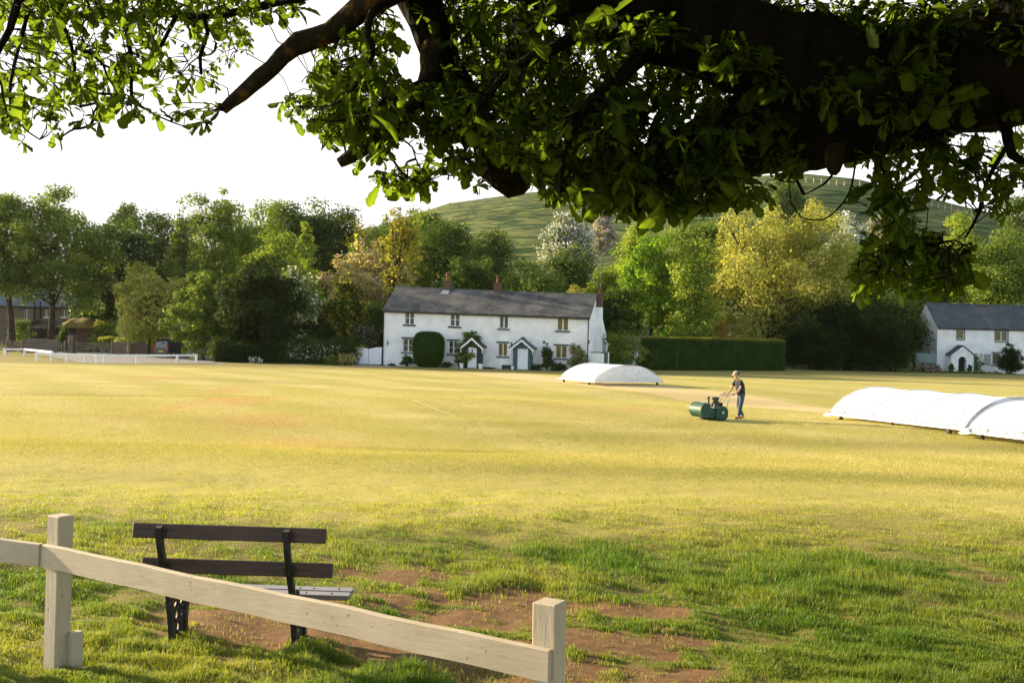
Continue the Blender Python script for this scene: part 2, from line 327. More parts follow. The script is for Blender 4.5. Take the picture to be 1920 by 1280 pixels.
def ground_mat():
    m, N, L, p = nodes('meadow_turf'); p.inputs['Roughness'].default_value = .9; p.inputs['Specular IOR Level'].default_value = .1
    tc = N.new('ShaderNodeTexCoord')
    def noise(s, d=6, r=.6):
        n = N.new('ShaderNodeTexNoise'); n.inputs['Scale'].default_value = s; n.inputs['Detail'].default_value = d; n.inputs['Roughness'].default_value = r; L.new(tc.outputs['Object'], n.inputs[0]); return n.outputs[0]
    def att(a):
        n = N.new('ShaderNodeAttribute'); n.attribute_name = a; return n.outputs['Fac']
    def mr(v, a, b, c=0, d=1):
        n = N.new('ShaderNodeMapRange'); n.inputs[1].default_value = a; n.inputs[2].default_value = b; n.inputs[3].default_value = c; n.inputs[4].default_value = d; L.new(v, n.inputs[0]); return n.outputs[0]
    def mix(f, a, b, bt='MIX'):
        n = N.new('ShaderNodeMix'); n.data_type = 'RGBA'; n.blend_type = bt
        if isinstance(f, float): n.inputs[0].default_value = f
        else: L.new(f, n.inputs[0])
        for i, v in ((6, a), (7, b)):
            if isinstance(v, tuple): n.inputs[i].default_value = (*v, 1)
            else: L.new(v, n.inputs[i])
        return n.outputs[2]
    def mul(a, b):
        n = N.new('ShaderNodeMath'); n.operation = 'MULTIPLY'; L.new(a, n.inputs[0])
        if isinstance(b, float): n.inputs[1].default_value = b
        else: L.new(b, n.inputs[1])
        return n.outputs[0]
    c = mix(mr(noise(.35, 9, .72), .3, .72), (.36, .325, .078), (.52, .425, .17))
    c = mix(mul(att('band'), .6), c, (.325, .29, .05))
    c = mix(mr(att('dry'), 0, 1, 0, .8), c, (.45, .25, .085))
    c = mix(mul(att('strip'), .75), c, (.62, .45, .25))
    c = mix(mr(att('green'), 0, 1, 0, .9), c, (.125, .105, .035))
    c = mix(mul(mr(noise(7, 8, .75), .5, .7), .35), c, (.2, .17, .04))
    c = mix(mul(mr(noise(2.2, 8, .8), .52, .66), .4), c, (.27, .26, .06))
    c = mix(mul(mr(noise(60, 4, .7), .35, .75), .45), c, (.16, .15, .035))
    dirt = mix(mr(noise(9, 8, .7), .35, .65), (.225, .13, .062), (.115, .066, .031))
    dirt = mix(mul(mr(noise(45, 5, .7), .55, .7), .6), dirt, (.30, .19, .10))
    c = mix(mr(att('bare'), .15, .6), c, dirt)
    L.new(c, p.inputs['Base Color'])
    n = N.new('ShaderNodeMath'); n.operation = 'ADD'; L.new(noise(11, 12, .85), n.inputs[0]); L.new(mul(noise(1.6, 5), 1.5), n.inputs[1])
    b = N.new('ShaderNodeBump'); b.inputs['Strength'].default_value = .8; b.inputs['Distance'].default_value = .045
    L.new(n.outputs[0], b.inputs['Height']); L.new(b.outputs[0], p.inputs['Normal'])
    return m
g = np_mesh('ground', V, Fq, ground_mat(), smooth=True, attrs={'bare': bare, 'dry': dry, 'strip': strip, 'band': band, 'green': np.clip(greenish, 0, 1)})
tag(g, 'sunlit mown cricket field with worn bare earth near the bench', None, None, 'structure')

# hill behind the village
hx = np.arange(-260, 420, 4.0); hy = np.concatenate([np.arange(118, 310, 3.0), np.arange(312, 620, 12)])
HX, HY = np.meshgrid(hx, hy); HZ = hill_z(HX, HY); V = np.stack([HX, HY, HZ], -1).reshape(-1, 3)
ny, nx = HX.shape; ii = (np.arange(ny-1)[:, None]*nx + np.arange(nx-1)[None]).ravel()
def hill_mat():
    m, N, L, p = nodes('hill_pasture'); p.inputs['Roughness'].default_value = .95; p.inputs['Specular IOR Level'].default_value = .05
    tc = N.new('ShaderNodeTexCoord'); mp = N.new('ShaderNodeMapping'); mp.inputs['Scale'].default_value = (.08, .15, .85); mp.inputs['Rotation'].default_value = (0, .04, 0); L.new(tc.outputs['Object'], mp.inputs[0])
    n = N.new('ShaderNodeTexNoise'); n.inputs['Scale'].default_value = 1.6; n.inputs['Detail'].default_value = 5; n.inputs['Distortion'].default_value = .4; L.new(mp.outputs[0], n.inputs[0])
    n2 = N.new('ShaderNodeTexNoise'); n2.inputs['Scale'].default_value = .25; n2.inputs['Detail'].default_value = 8; L.new(tc.outputs['Object'], n2.inputs[0])
    cr = N.new('ShaderNodeValToRGB'); cr.color_ramp.elements[0].position = .42; cr.color_ramp.elements[0].color = (.022, .055, .015, 1); cr.color_ramp.elements[1].position = .58; cr.color_ramp.elements[1].color = (.15, .165, .05, 1)
    L.new(n.outputs[0], cr.inputs[0])
    mx = N.new('ShaderNodeMix'); mx.data_type = 'RGBA'; mr = N.new('ShaderNodeMapRange'); mr.inputs[1].default_value = .4; mr.inputs[2].default_value = .7; mr.inputs[4].default_value = .6; L.new(n2.outputs[0], mr.inputs[0])
    L.new(mr.outputs[0], mx.inputs[0]); L.new(cr.outputs[0], mx.inputs[6]); mx.inputs[7].default_value = (.09, .10, .035, 1); L.new(mx.outputs[2], p.inputs['Base Color'])
    b = N.new('ShaderNodeBump'); b.inputs['Strength'].default_value = 1; b.inputs['Distance'].default_value = 1.8; L.new(n.outputs[0], b.inputs['Height']); L.new(b.outputs[0], p.inputs['Normal'])
    return m
h = np_mesh('hill', V, np.stack([ii, ii+1, ii+nx+1, ii+nx], -1), hill_mat(), smooth=True)
tag(h, 'terraced grassy hill rising behind the trees', None, None, 'structure')

# ------------------------------------------------------------------ grass blades (uncountable: stuff)
def grass(name, n, y0, y1, hgt, wid, seed, label, keep_bare=.04, lush_only=False):
    r = np.random.default_rng(seed)
    t = r.random(n); y = 1/np.sqrt(1/y0**2 + t*(1/y1**2 - 1/y0**2)) if not lush_only else y0+(y1-y0)*r.random(n)
    x = (r.random(n)*2-1)*y*.56
    b = bare_mask(x, y); lu = lush_mask(x, y); d = np.clip(.5+.38*sn(x, y, .5, 2, 2)+.3*sn(x, y*1.2, .16, 4, 2), 0, 1)
    pk = np.clip(.12+1.5*d, 0, 1)*(1-sstep(.2, .75, b)*(1-keep_bare))
    if lush_only: pk = lu**1.5
    k = r.random(n) < pk; x, y, b, lu, d = x[k], y[k], b[k], lu[k], d[k]; n = len(x)
    z = ground_z(x, y)
    H = hgt*(.4+.9*r.random(n))*(.45+1.25*d**1.6)*(1+.9*lu)*(1-.35*b)*(1-.6*sstep(9, 20, y))
    W = wid*(.7+.6*r.random(n))*(y/8.)**.6
    a = r.random(n)*2*PI; lean = r.random(n)*.75 + .1; la = a + r.normal(size=n)*.5 + PI/2
    cx, cy = np.cos(a)*W/2, np.sin(a)*W/2; lx, ly = np.cos(la)*H*lean, np.sin(la)*H*lean
    V = np.empty((n, 5, 3), np.float32)
    V[:, 0] = np.stack([x-cx, y-cy, z-.01], -1); V[:, 1] = np.stack([x+cx, y+cy, z-.01], -1)
    V[:, 2] = np.stack([x+cx*.7+lx*.35, y+cy*.7+ly*.35, z+H*.6], -1); V[:, 3] = np.stack([x-cx*.7+lx*.35, y-cy*.7+ly*.35, z+H*.6], -1)
    V[:, 4] = np.stack([x+lx, y+ly, z+H*(1-.3*lean)], -1)
    o = (np.arange(n)*5)[:, None]
    T = np.concatenate([o+[0, 1, 2], o+[0, 2, 3], o+[3, 2, 4]], 0)
    yel = np.clip(sstep(7.5, 15, y)*.6 + .32*sn(x, y, 1.3, 4, 2) + r.normal(size=n)*.16 + .28 - .22*lu + .25*b, 0, 1)
    dead = r.random(n) < .05+.35*b
    yel[dead] = 1.25
    ob = np_mesh(name, V.reshape(-1, 3), T, M['blade'], attrs={'rnd': np.repeat(yel, 5)})
    return tag(ob, label, 'grass', None, 'stuff')
def blade_mat():
    m = leaf_mat('grass_blade', (.08, .155, .018), (.31, .31, .06), .45, (1.3, 1.3, .6), .5, .2)
    return m
M['blade'] = blade_mat()
grass('grass', 640000, 5.6, 24, .036, .0047, 3, 'short green and yellow grass in the foreground around the bench')
grass('tall_grass', 60000, 6.0, 12, .052, .0055, 4, 'longer lush grass tufts right of the bench and round its feet', lush_only=True)

M['blade_far'] = leaf_mat('field_blade', (.245, .245, .048), (.51, .43, .16), .3, (1.2, 1.2, .7), .7, .1)
def dark_band_at(x, y):
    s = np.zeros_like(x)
    for qx, qy, rx, ry, w in DARK_BANDS:
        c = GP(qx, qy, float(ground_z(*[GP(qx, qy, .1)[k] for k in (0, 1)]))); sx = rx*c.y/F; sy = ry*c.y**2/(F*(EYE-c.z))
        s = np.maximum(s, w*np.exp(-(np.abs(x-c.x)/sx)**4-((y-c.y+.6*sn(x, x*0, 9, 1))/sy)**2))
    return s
def field_grass(n, y0, y1, seed):
    r = np.random.default_rng(seed); t = r.random(n); y = 1/np.sqrt(1/y0**2+t*(1/y1**2-1/y0**2)); x = (r.random(n)*2-1)*y*.54
    uu_ = x*.914+y*.405; k = ~((uu_ > 27.5) & (uu_ < 34.3)) & (r.random(n) < sstep(y0, y0+5, y)*.9+.1); x, y = x[k], y[k]; n = len(x); z = ground_z(x, y)
    H = .02*(.5+r.random(n))*(y/25)**.3; W = .0085*(y/25)**.9*(.6+.8*r.random(n)); a = r.random(n)*2*PI; l = r.random(n)*.9; V = np.empty((n, 3, 3), np.float32)
    V[:, 0] = np.stack([x-np.cos(a)*W, y-np.sin(a)*W, z-.004], -1); V[:, 1] = np.stack([x+np.cos(a)*W, y+np.sin(a)*W, z-.004], -1); V[:, 2] = np.stack([x-np.sin(a)*H*l, y+np.cos(a)*H*l, z+H], -1)
    o = np_mesh('field_grass', V.reshape(-1, 3), np.arange(n*3).reshape(-1, 3), M['blade_far'], attrs={'rnd': np.repeat(np.clip(.55+.22*sn(x, y, 3, 1, 3)+r.normal(size=n)*.22-1.5*dark_band_at(x, y), 0, 1), 3)})
    tag(o, 'fine short mown grass of the cricket field', 'grass', None, 'stuff')
field_grass(420000, 17, 52, 8)

# boundary lines and driveway
def strip_mesh(name, pts, w, m, dz=.006, label=None):
    mb = MB(); 
    for i in range(len(pts)-1):
        a, b = Vector(pts[i]), Vector(pts[i+1]); n = 12; s = (b-a).cross(Vector((0, 0, 1))).normalized()*w/2
        for k in range(n):
            q = []
            for t in (k/n, (k+1)/n):
                c = a.lerp(b, t)
                for g_ in (-1, 1):
                    pp = c+s*g_; q.append((pp.x, pp.y, float(ground_z(pp.x, pp.y))+dz))
            mb.add([q[0], q[1], q[3], q[2]], [(0, 1, 2, 3)])
    o = mb.build(name, m); tag(o, label, None, None, 'structure'); return o
M['chalk'] = mat('chalk', (.65, .64, .52), (.42, .38, .15), 7, .9, lo=.4, hi=.7)
zf = float(ground_z(-4, 40))
strip_mesh('boundary_line', [GP(736, 749, 0), GP(855, 786, 0)], .035, M['chalk'], .03, 'thin white chalk line on the mown field')
strip_mesh('boundary_line', [GP(1440, 727, 0), GP(1500, 733, 0), GP(1565, 741, 0)], .09, M['chalk'], .03, 'faint white chalk line left of the long pitch cover')
dv = MB(); pts = [GP(60, 661), GP(150, 680), GP(240, 681), GP(330, 680.5), GP(420, 683), GP(430, 673), GP(355, 667), GP(235, 658)]
dv.add([(p_.x, p_.y, .012) for p_ in pts], [tuple(range(len(pts)))])
tag(dv.build('driveway', M['asphalt']), 'pale asphalt driveway behind the low white rails', None, None, 'structure')
pth = MB(); a = GP(655, 687); b = GP(722, 689)
pth.add([(a.x, a.y, .012), (b.x, b.y, .012), (b.x+.3, b.y+6, .012), (a.x, a.y+6, .012)], [(0, 1, 2, 3)])
tag(pth.build('path', mat('path_gravel', (.35, .25, .18), (.25, .19, .14), 8, .95)), 'short gravel path under the white garden gate', None, None, 'structure')

# ------------------------------------------------------------------ trees
def quads(C, Nn, size, r, aspect=.62):
    n = len(C); rv = r.normal(size=(n, 3)); t = np.cross(Nn, rv); t /= np.linalg.norm(t, axis=1, keepdims=True)+1e-9; b = np.cross(Nn, t)
    s = size*(.6+.8*r.random((n, 1)))
    V = np.empty((n, 4, 3)); V[:, 0] = C-t*s*.5; V[:, 1] = C+b*s*.5*aspect+Nn*s*.08; V[:, 2] = C+t*s*.5; V[:, 3] = C-b*s*.5*aspect+Nn*s*.08
    return V.reshape(-1, 3), (np.arange(n)*4)[:, None]+[0, 1, 2, 3]
def crown_points(r, c, rx, ry, rz, kind, n, cr, fill=.14, shell=.62, lumps=None):
    """leaf centres and normals for one crown"""
    mean = (rx*ry*rz)**(1/3.)
    ncl = lumps or int(np.clip(66*(mean/4.)**.5, 24, 120))
    d = r.normal(size=(ncl, 3)); d /= np.linalg.norm(d, axis=1, keepdims=True)
    d[:, 2] = np.where(d[:, 2] < -.8, -d[:, 2]*.6, d[:, 2])
    rr = (shell + (1.02-shell)*r.random(ncl)**.7)
    cc = d*rr[:, None]
    if kind == 'cone':
        hh = (cc[:, 2]+1)/2; k = np.clip(1.15*(1-hh)**.75+.08, 0, 1)/np.maximum(np.sqrt(np.clip(1-cc[:, 2]**2, .05, 1)), .2); cc[:, 0] *= k; cc[:, 1] *= k
    cc = cc*[rx, ry, rz]
    cs = mean*cr*(.6+.8*r.random(ncl))*(1.25-.45*rr)
    if kind == 'cone': cs = cs*(1.2-.8*hh)
    w = cs**2; w /= w.sum(); which = r.choice(ncl, n, p=w)
    q = r.normal(size=(n, 3)); q /= np.linalg.norm(q, axis=1, keepdims=True); rad = r.random(n)**.45
    P_ = cc[which] + q*rad[:, None]*cs[which][:, None]*[1.05, 1.05, .8]
    Nn = q*.7 + [0, 0, .45] + r.normal(size=(n, 3))*.45 + d[which]*.25
    nf = int(n*fill); k = r.choice(n, nf, replace=False); g0_ = r.normal(size=(nf, 3)); g0_ /= np.linalg.norm(g0_, axis=1, keepdims=True); P_[k] = g0_*r.random((nf, 1))**.4*np.array([rx, ry, rz])*(.72 if kind != 'cone' else .35)
    Nn /= np.linalg.norm(Nn, axis=1, keepdims=True)+1e-9
    tone = r.normal(size=ncl)*.22
    return P_ + np.array(c), Nn, cc + np.array(c), tone[which]
LEAF = {}
def leafm(key, c1, c2, trans=.4, tcol=None):
    LEAF[key] = leaf_mat(key+'_leaves', c1, c2, trans, tcol); return LEAF[key]
leafm('dark', (.022, .048, .009), (.085, .125, .022)); leafm('mid', (.055, .10, .016), (.21, .26, .045)); leafm('vivid', (.07, .15, .012), (.21, .31, .03)); leafm('deep', (.012, .024, .006), (.035, .055, .01))
leafm('light', (.10, .16, .02), (.31, .36, .055)); leafm('yellow', (.17, .18, .035), (.42, .41, .11)); leafm('gold', (.24, .18, .02), (.35, .27, .04))
leafm('blue', (.045, .08, .02), (.15, .19, .045)); leafm('tan', (.24, .2, .07), (.50, .42, .20)); leafm('pale', (.12, .15, .07), (.3, .33, .2))
leafm('olive', (.15, .15, .02), (.33, .30, .05)); leafm('white', (.55, .54, .46), (.7, .68, .6), .3, (1, 1, .95)); leafm('pink', (.4, .3, .28), (.55, .44, .38), .3, (1, .95, .9))
leafm('hedge', (.03, .065, .012), (.08, .125, .022)); leafm('purple', (.2, .12, .2), (.34, .24, .34), .3, (1, 1, 1)); leafm('orange', (.25, .14, .03), (.40, .26, .06), .4, (1.2, 1, .6))
def tree(name, label, cat, px, yt, yb, hp, d, key, kind='round', seed=0, group=None, leaf=None, dens=1.0, tpx=None, twig=0, blossom=None, bl_n=.12, shell=.5, cr=.33, depth=.9, parts=True, ybase=None, trunk_r=None, fill=.22):
    r = np.random.default_rng(seed+int(px)*7+int(yt)); pr = random.Random(seed+int(px))
    x = X(px, d, (yt+yb)/2); zt, zb = Z(px, yt, d), Z(px, yb, d)
    gz = terr(x, d); zb = max(zb, gz+.15)
    bx = X(tpx, d, 640)-x if tpx is not None else 0.0
    root = empty(name, (x+bx, d, gz-.05), pr.uniform(0, .3)*0, label, cat, group)
    rx = hp*d/F*1.1; zb = gz+(zb-gz)*(.72 if d < 125 else .35); rz = (zt-zb)/2; ry = rx*depth; c = (-bx, 0, (zt+zb)/2-gz+.05)
    s = leaf or (.17+.0014*d)
    n = int(np.clip(4*PI*((rx*rz)**1.0)/(s*s*.42)*2.0*dens, 400, 45000))
    cen, Nn, cc, tone = crown_points(r, c, rx, ry, rz, kind, n, cr, fill, shell)
    ok = cen[:, 2] > .02; cen, Nn, tone = cen[ok], Nn[ok], tone[ok]
    Vq, Fq = quads(cen, Nn, s, r)
    rnd = np.clip(.45 + tone + r.normal(size=len(cen))*.22, 0, 1)
    np_mesh('crown', Vq, Fq, LEAF[key], root, attrs={'rnd': np.repeat(rnd, 4)})
    if blossom:
        nb = int(n*bl_n); k = r.choice(len(cen), nb); q = cen[k] + r.normal(size=(nb, 3))*s*.4
        ctr = np.array(c); q = ctr + (q-ctr)*1.01
        up = np.zeros((nb, 3)); up[:, 1] = -1; up += r.normal(size=(nb, 3))*.5; up /= np.linalg.norm(up, axis=1, keepdims=True)
        Vb, Fb = quads(q, up, s*.85, r, .8)
        np_mesh('blossom', Vb, Fb, LEAF[blossom], root, attrs={'rnd': np.repeat(r.random(nb), 4)})
    # trunk with limbs
    mb = MB(); tr = trunk_r or max(.09, rx*.055); top = Vector(c) + Vector((0, 0, rz*.25))
    z0 = max(.3, (c[2]-rz)*.9)
    pts = [Vector((0, 0, -.3)), Vector((pr.uniform(-.1, .1), 0, z0*.5)), Vector((pr.uniform(-.15, .15), pr.uniform(-.1, .1), z0)), Vector(c)*.5+Vector((0, 0, z0*.5)), top]
    mb.tube(pts, [tr*1.5, tr*1.05, tr*.9, tr*.6, tr*.2], 8)
    lim = sorted(range(len(cc)), key=lambda i: pr.random())[:12+twig]
    for i in lim:
        e = Vector(cc[i]); tpos = pr.uniform(.2, .8); st = Vector((0, 0, z0*.85)).lerp(top, tpos)
        mid = st.lerp(e, .5) + Vector((pr.uniform(-.2, .2), pr.uniform(-.2, .2), pr.uniform(.0, .25)))*rx*.4
        k = tr*.42*(1-tpos*.5) if i % 3 else tr*.28
        mb.tube([st, mid, e, e+(e-mid)*.25], [k, k*.6, k*.25, k*.08], 5, cap=False)
        if twig:
            for _ in range(3):
                e2 = e + Vector((pr.uniform(-1, 1), pr.uniform(-1, 1), pr.uniform(-.1, 1.2)))*rx*.3
                mb.tube([mid.lerp(e, pr.uniform(.2, .9)), e.lerp(e2, .5), e2], [k*.35, k*.2, k*.07], 4, cap=False)
    mb.build('trunk', M['far_bark'], root, smooth=True)
    return root
def shrub(name, label, px, yt, yb, hp, d, key, seed=0, cat='shrub', group=None, blossom=None, bl_n=.15, kind='round', leaf=None, dens=1.0, depth=.8, box=False, blend=None):
    r = np.random.default_rng(seed+int(px)*3+int(yt)); x = X(px, d, (yt+yb)/2); zt = Z(px, yt, d); zb = max(Z(px, yb, d), terr(x, d)); rx = hp*d/F
    gz = terr(x, d); root = empty(name, (x, d, gz-.02), 0, label, cat, group)
    h = zt-gz; s = leaf or (.1+.0010*d)
    n = int(np.clip(4*PI*rx*h/2/(s*s*.42)*1.8*dens, 250, 18000))
    cen, Nn, cc, tone = crown_points(r, (0, 0, h*.46), rx, rx*depth, h*.54, kind, n, .36, .3, .45)
    cen[:, 2] = np.abs(cen[:, 2])
    Vq, Fq = quads(cen, Nn, s, r); rnd = np.clip(.45+tone+r.normal(size=len(cen))*.22, 0, 1)
    np_mesh('foliage', Vq, Fq, LEAF[key], root, attrs={'rnd': np.repeat(rnd, 4)})
    if blossom:
        nb = int(n*bl_n); k = r.choice(len(cen), nb); q = cen[k]*1.02+r.normal(size=(nb, 3))*s*.5
        up = r.normal(size=(nb, 3))*.6+[0, -1, .3]; up /= np.linalg.norm(up, axis=1, keepdims=True)
        Vb, Fb = quads(q, up, s*.8, r, .9); np_mesh('blossom', Vb, Fb, LEAF[blossom], root, attrs={'rnd': np.repeat(r.random(nb), 4)})
    mb = MB(); pr = random.Random(seed)
    for _ in range(5):
        e = Vector((pr.uniform(-.6, .6)*rx, pr.uniform(-.5, .5)*rx, h*pr.uniform(.5, .85))); mb.tube([(0, 0, -.1), e*.4+Vector((0, 0, .1)), e], [.05, .035, .012], 5)
    mb.build('stem', M['far_bark'], root)
    return root

T = 'tree'; W = 'woodland trees behind the village'
# far slope and woodland
tree('broadleaf_tree', 'small rounded treetop poking above the wood on the left skyline', T, 236, 372, 470, 26, 185, 'blue', seed=1, group=W)
tree('broadleaf_tree', 'dark green tree behind the flowering chestnut, left of the scraggly larch', T, 290, 390, 600, 62, 150, 'dark', seed=2, group=W, dens=1.1)
tree('broadleaf_tree', 'dark tree low between the chestnuts and the dark green wood', T, 215, 400, 610, 60, 160, 'dark', seed=3, group=W)
tree('larch_tree', 'thin scraggly larch with bare lower trunk on the left skyline', T, 343, 352, 560, 30, 118, 'blue', 'cone', seed=4, group=W, dens=.38, twig=10, ybase=600)
tree('broadleaf_tree', 'tall feathery grey green tree, highest of the left wood', T, 403, 338, 600, 64, 126, 'mid', seed=5, group=W, dens=.85, twig=6, cr=.22)
tree('broadleaf_tree', 'green tree just right of the tall feathery tree on the skyline', T, 470, 378, 560, 48, 145, 'mid', seed=6, group=W)
tree('broadleaf_tree', 'sunlit rounded tree on the skyline left of the pale cone tree', T, 522, 366, 560, 52, 152, 'mid', seed=7, group=W)
tree('broadleaf_tree', 'large dark rounded tree on the skyline behind the pale cone tree', T, 605, 368, 600, 62, 155, 'dark', seed=8, group=W, dens=1.1)
tree('conifer_tree', 'slim pale green cone shaped tree standing before the dark wood', T, 572, 388, 560, 25, 128, 'light', 'cone', seed=9, group=W)
tree('birch_tree', 'thin hazy birch on the low skyline left of the tall half bare tree', T, 668, 400, 570, 42, 165, 'olive', seed=10, group=W, dens=.6, twig=6)
tree('birch_tree', 'feathery yellow green birch above the tan blossom tree', T, 672, 420, 580, 30, 125, 'light', 'cone', seed=11, group=W, dens=.7)
tree('birch_tree', 'pale green birch on the slope at the left foot of the hill', T, 722, 394, 560, 38, 150, 'light', seed=12, group=W, dens=.7)
tree('broadleaf_tree', 'green tree at the left end of the hill crest', T, 800, 383, 520, 34, 160, 'mid', seed=13, group=W)
tree('broadleaf_tree', 'hazy green tree on the low skyline right of the tall half bare tree', T, 765, 392, 540, 36, 168, 'blue', seed=61, group=W)
tree('broadleaf_tree', 'broad dark tree on the slope behind the cottage left chimney', T, 835, 415, 600, 62, 132, 'dark', seed=14, group=W, dens=1.2)
tree('broadleaf_tree', 'bluish dark tree on the slope above the middle chimney', T, 912, 425, 600, 52, 140, 'blue', seed=15, group=W, dens=1.1)
tree('broadleaf_tree', 'low dark tree behind the cottage ridge between the chimneys', T, 885, 478, 620, 50, 118, 'dark', seed=16, group=W, dens=1.1)
tree('hawthorn_tree', 'large hawthorn covered in white blossom on the lower hillside', 'blossom tree', 1063, 398, 500, 46, 165, 'blue', seed=17, blossom='white', bl_n=.6, group='hawthorns in white blossom')
tree('hawthorn_tree', 'small pale pink blossom hawthorn beside the large white one', 'blossom tree', 1130, 394, 440, 20, 185, 'pale', seed=18, blossom='pink', bl_n=.6, group='hawthorns in white blossom')
tree('broadleaf_tree', 'olive green bush like tree with gorse behind the right chimney', T, 1000, 490, 620, 58, 125, 'mid', seed=19, group=W, dens=1.1)
tree('broadleaf_tree', 'greyish green small tree below the white hawthorn', T, 1070, 455, 600, 46, 132, 'blue', seed=20, group=W)
tree('birch_tree', 'light feathery green birch right of the tall television aerial', T, 1185, 425, 600, 36, 138, 'light', seed=21, group=W, dens=.8)
tree('birch_tree', 'pale greenish tree directly behind the television aerial', T, 1140, 478, 620, 34, 126, 'light', seed=22, group=W, dens=.8)
tree('broadleaf_tree', 'dark tree in the gap right of the cottage gable', T, 1155, 530, 660, 42, 112, 'dark', seed=23, group=W, dens=1.1)
tree('broadleaf_tree', 'dark green tree behind the big yellow green tree, near the oak leaves', T, 1305, 388, 600, 55, 140, 'mid', seed=24, group=W)
tree('sycamore_tree', 'bright green layered sycamore right of the cottage', T, 1222, 430, 655, 54, 116, 'vivid', seed=25, group=W, cr=.26)
tree('broadleaf_tree', 'light green tree between the sycamore and the big yellow green tree', T, 1300, 445, 665, 45, 112, 'light', seed=26, group=W)
tree('lime_tree', 'huge rounded yellow green tree towering over the clipped hedge', T, 1452, 371, 690, 142, 124, 'yellow', seed=27, dens=1.7, twig=12, cr=.2, tpx=1440, shell=.6, fill=.3, group=W)
tree('pine_tree', 'dark tree on the hill just below the thick oak limb', T, 1478, 330, 430, 32, 210, 'blue', seed=28, group=W)
tree('hawthorn_tree', 'white blossoming hawthorn right of the huge yellow green tree', 'blossom tree', 1590, 405, 480, 34, 158, 'pale', seed=29, blossom='white', bl_n=.6, group='hawthorns in white blossom')
tree('hawthorn_tree', 'creamy hawthorn half hidden by the hanging oak leaves', 'blossom tree', 1650, 398, 470, 26, 170, 'pale', seed=30, blossom='pink', bl_n=.4, group='hawthorns in white blossom')
tree('broadleaf_tree', 'green tree filling the gap right of the huge yellow green tree', T, 1600, 455, 660, 60, 128, 'mid', seed=31, group=W)
tree('broadleaf_tree', 'green leafy tree left of the right hand cottage', T, 1672, 540, 690, 52, 122, 'mid', seed=32, group=W)
tree('holly_tree', 'massive very dark evergreen filling the corner behind the clipped hedge', T, 1590, 548, 705, 112, 119, 'deep', seed=33, group=W, dens=1.3)
tree('broadleaf_tree', 'yellowish green tree on the slope above the right hand cottage', T, 1800, 398, 560, 36, 160, 'light', seed=34, group=W)
tree('broadleaf_tree', 'large dark green tree behind the right hand cottage roof', T, 1865, 425, 640, 66, 145, 'mid', seed=35, group=W, dens=1.1)
tree('broadleaf_tree', 'dark tree behind the right hand cottage gable', T, 1740, 500, 660, 62, 140, 'dark', seed=36, group=W, dens=1.1)
tree('poplar_tree', 'bluish thin stemmed tree at the right edge of the skyline', T, 1905, 358, 470, 34, 220, 'blue', seed=37, group=W, dens=.6)
tree('broadleaf_tree', 'tiny hazy tree on the hill crest behind the right oak twigs', T, 1735, 358, 384, 14, 290, 'blue', seed=38, group=W)
# left side, nearer
tree('chestnut_tree', 'tall horse chestnut in candle blossom, trunk just right of the stone gate', 'chestnut tree', 104, 346, 585, 102, 119, 'mid', seed=40, tpx=94, blossom='white', bl_n=.03, dens=1.2, trunk_r=.42, group='horse chestnuts in flower', cr=.22)
tree('chestnut_tree', 'horse chestnut cut by the left edge of the photo', 'chestnut tree', 4, 352, 560, 76, 117, 'mid', seed=41, tpx=22, blossom='pink', bl_n=.03, dens=1.2, trunk_r=.4, group='horse chestnuts in flower', cr=.22)
tree('chestnut_tree', 'darker flowering chestnut behind, its crown reaching nearly to the ground', 'chestnut tree', 205, 395, 650, 74, 130, 'dark', seed=42, blossom='white', bl_n=.05, dens=1.3, group='horse chestnuts in flower', cr=.22)
tree('conical_tree', 'sunlit yellow green conical tree left of the parked van', T, 282, 486, 700, 52, 108, 'yellow', seed=43, dens=1.3, depth=1)
tree('broadleaf_tree', 'dense rounded tree overhanging the parked van', T, 382, 512, 690, 62, 100, 'mid', seed=44, dens=1.35, cr=.24)
tree('yew_tree', 'very dark rounded yew in the middle of the left trees', 'yew', 490, 476, 690, 62, 96, 'deep', seed=45, dens=1.4)
tree('sycamore_tree', 'sunlit green tree rising behind the dark yew', T, 528, 436, 580, 55, 112, 'light', seed=46, dens=1.1)
tree('blossom_tree', 'grey white blossoming tree right of the dark yew', 'blossom tree', 556, 498, 660, 42, 99, 'mid', seed=47, blossom='white', bl_n=.22)
tree('cherry_tree', 'wide tan pink budding tree left of the cottage roof', 'blossom tree', 688, 448, 640, 86, 112, 'tan', seed=48, dens=.75, twig=22, cr=.22, blossom='pink', bl_n=.1)
tree('half_bare_tree', 'tall half bare tree with curved trunk behind the cottage left end', T, 752, 372, 560, 40, 104, 'olive', seed=49, dens=.32, twig=30, tpx=722, cr=.2, trunk_r=.2)
tree('conifer_tree', 'dark rounded conifer with golden top before the tan blossom tree', T, 650, 512, 660, 34, 98, 'dark', seed=50, blossom='gold', bl_n=.2)
tree('shrubby_tree', 'dark leafy tree filling the corner behind the white garden gate', T, 690, 560, 680, 46, 102, 'hedge', seed=51, dens=1.2)
tree('shrubby_tree', 'dark leafy tree low behind the flowering hedge', T, 590, 590, 690, 52, 100, 'dark', seed=52, dens=1.2)
tree('shrubby_tree', 'dark leafy tree between the van tree and the yew', T, 450, 590, 690, 46, 98, 'dark', seed=53, dens=1.2)

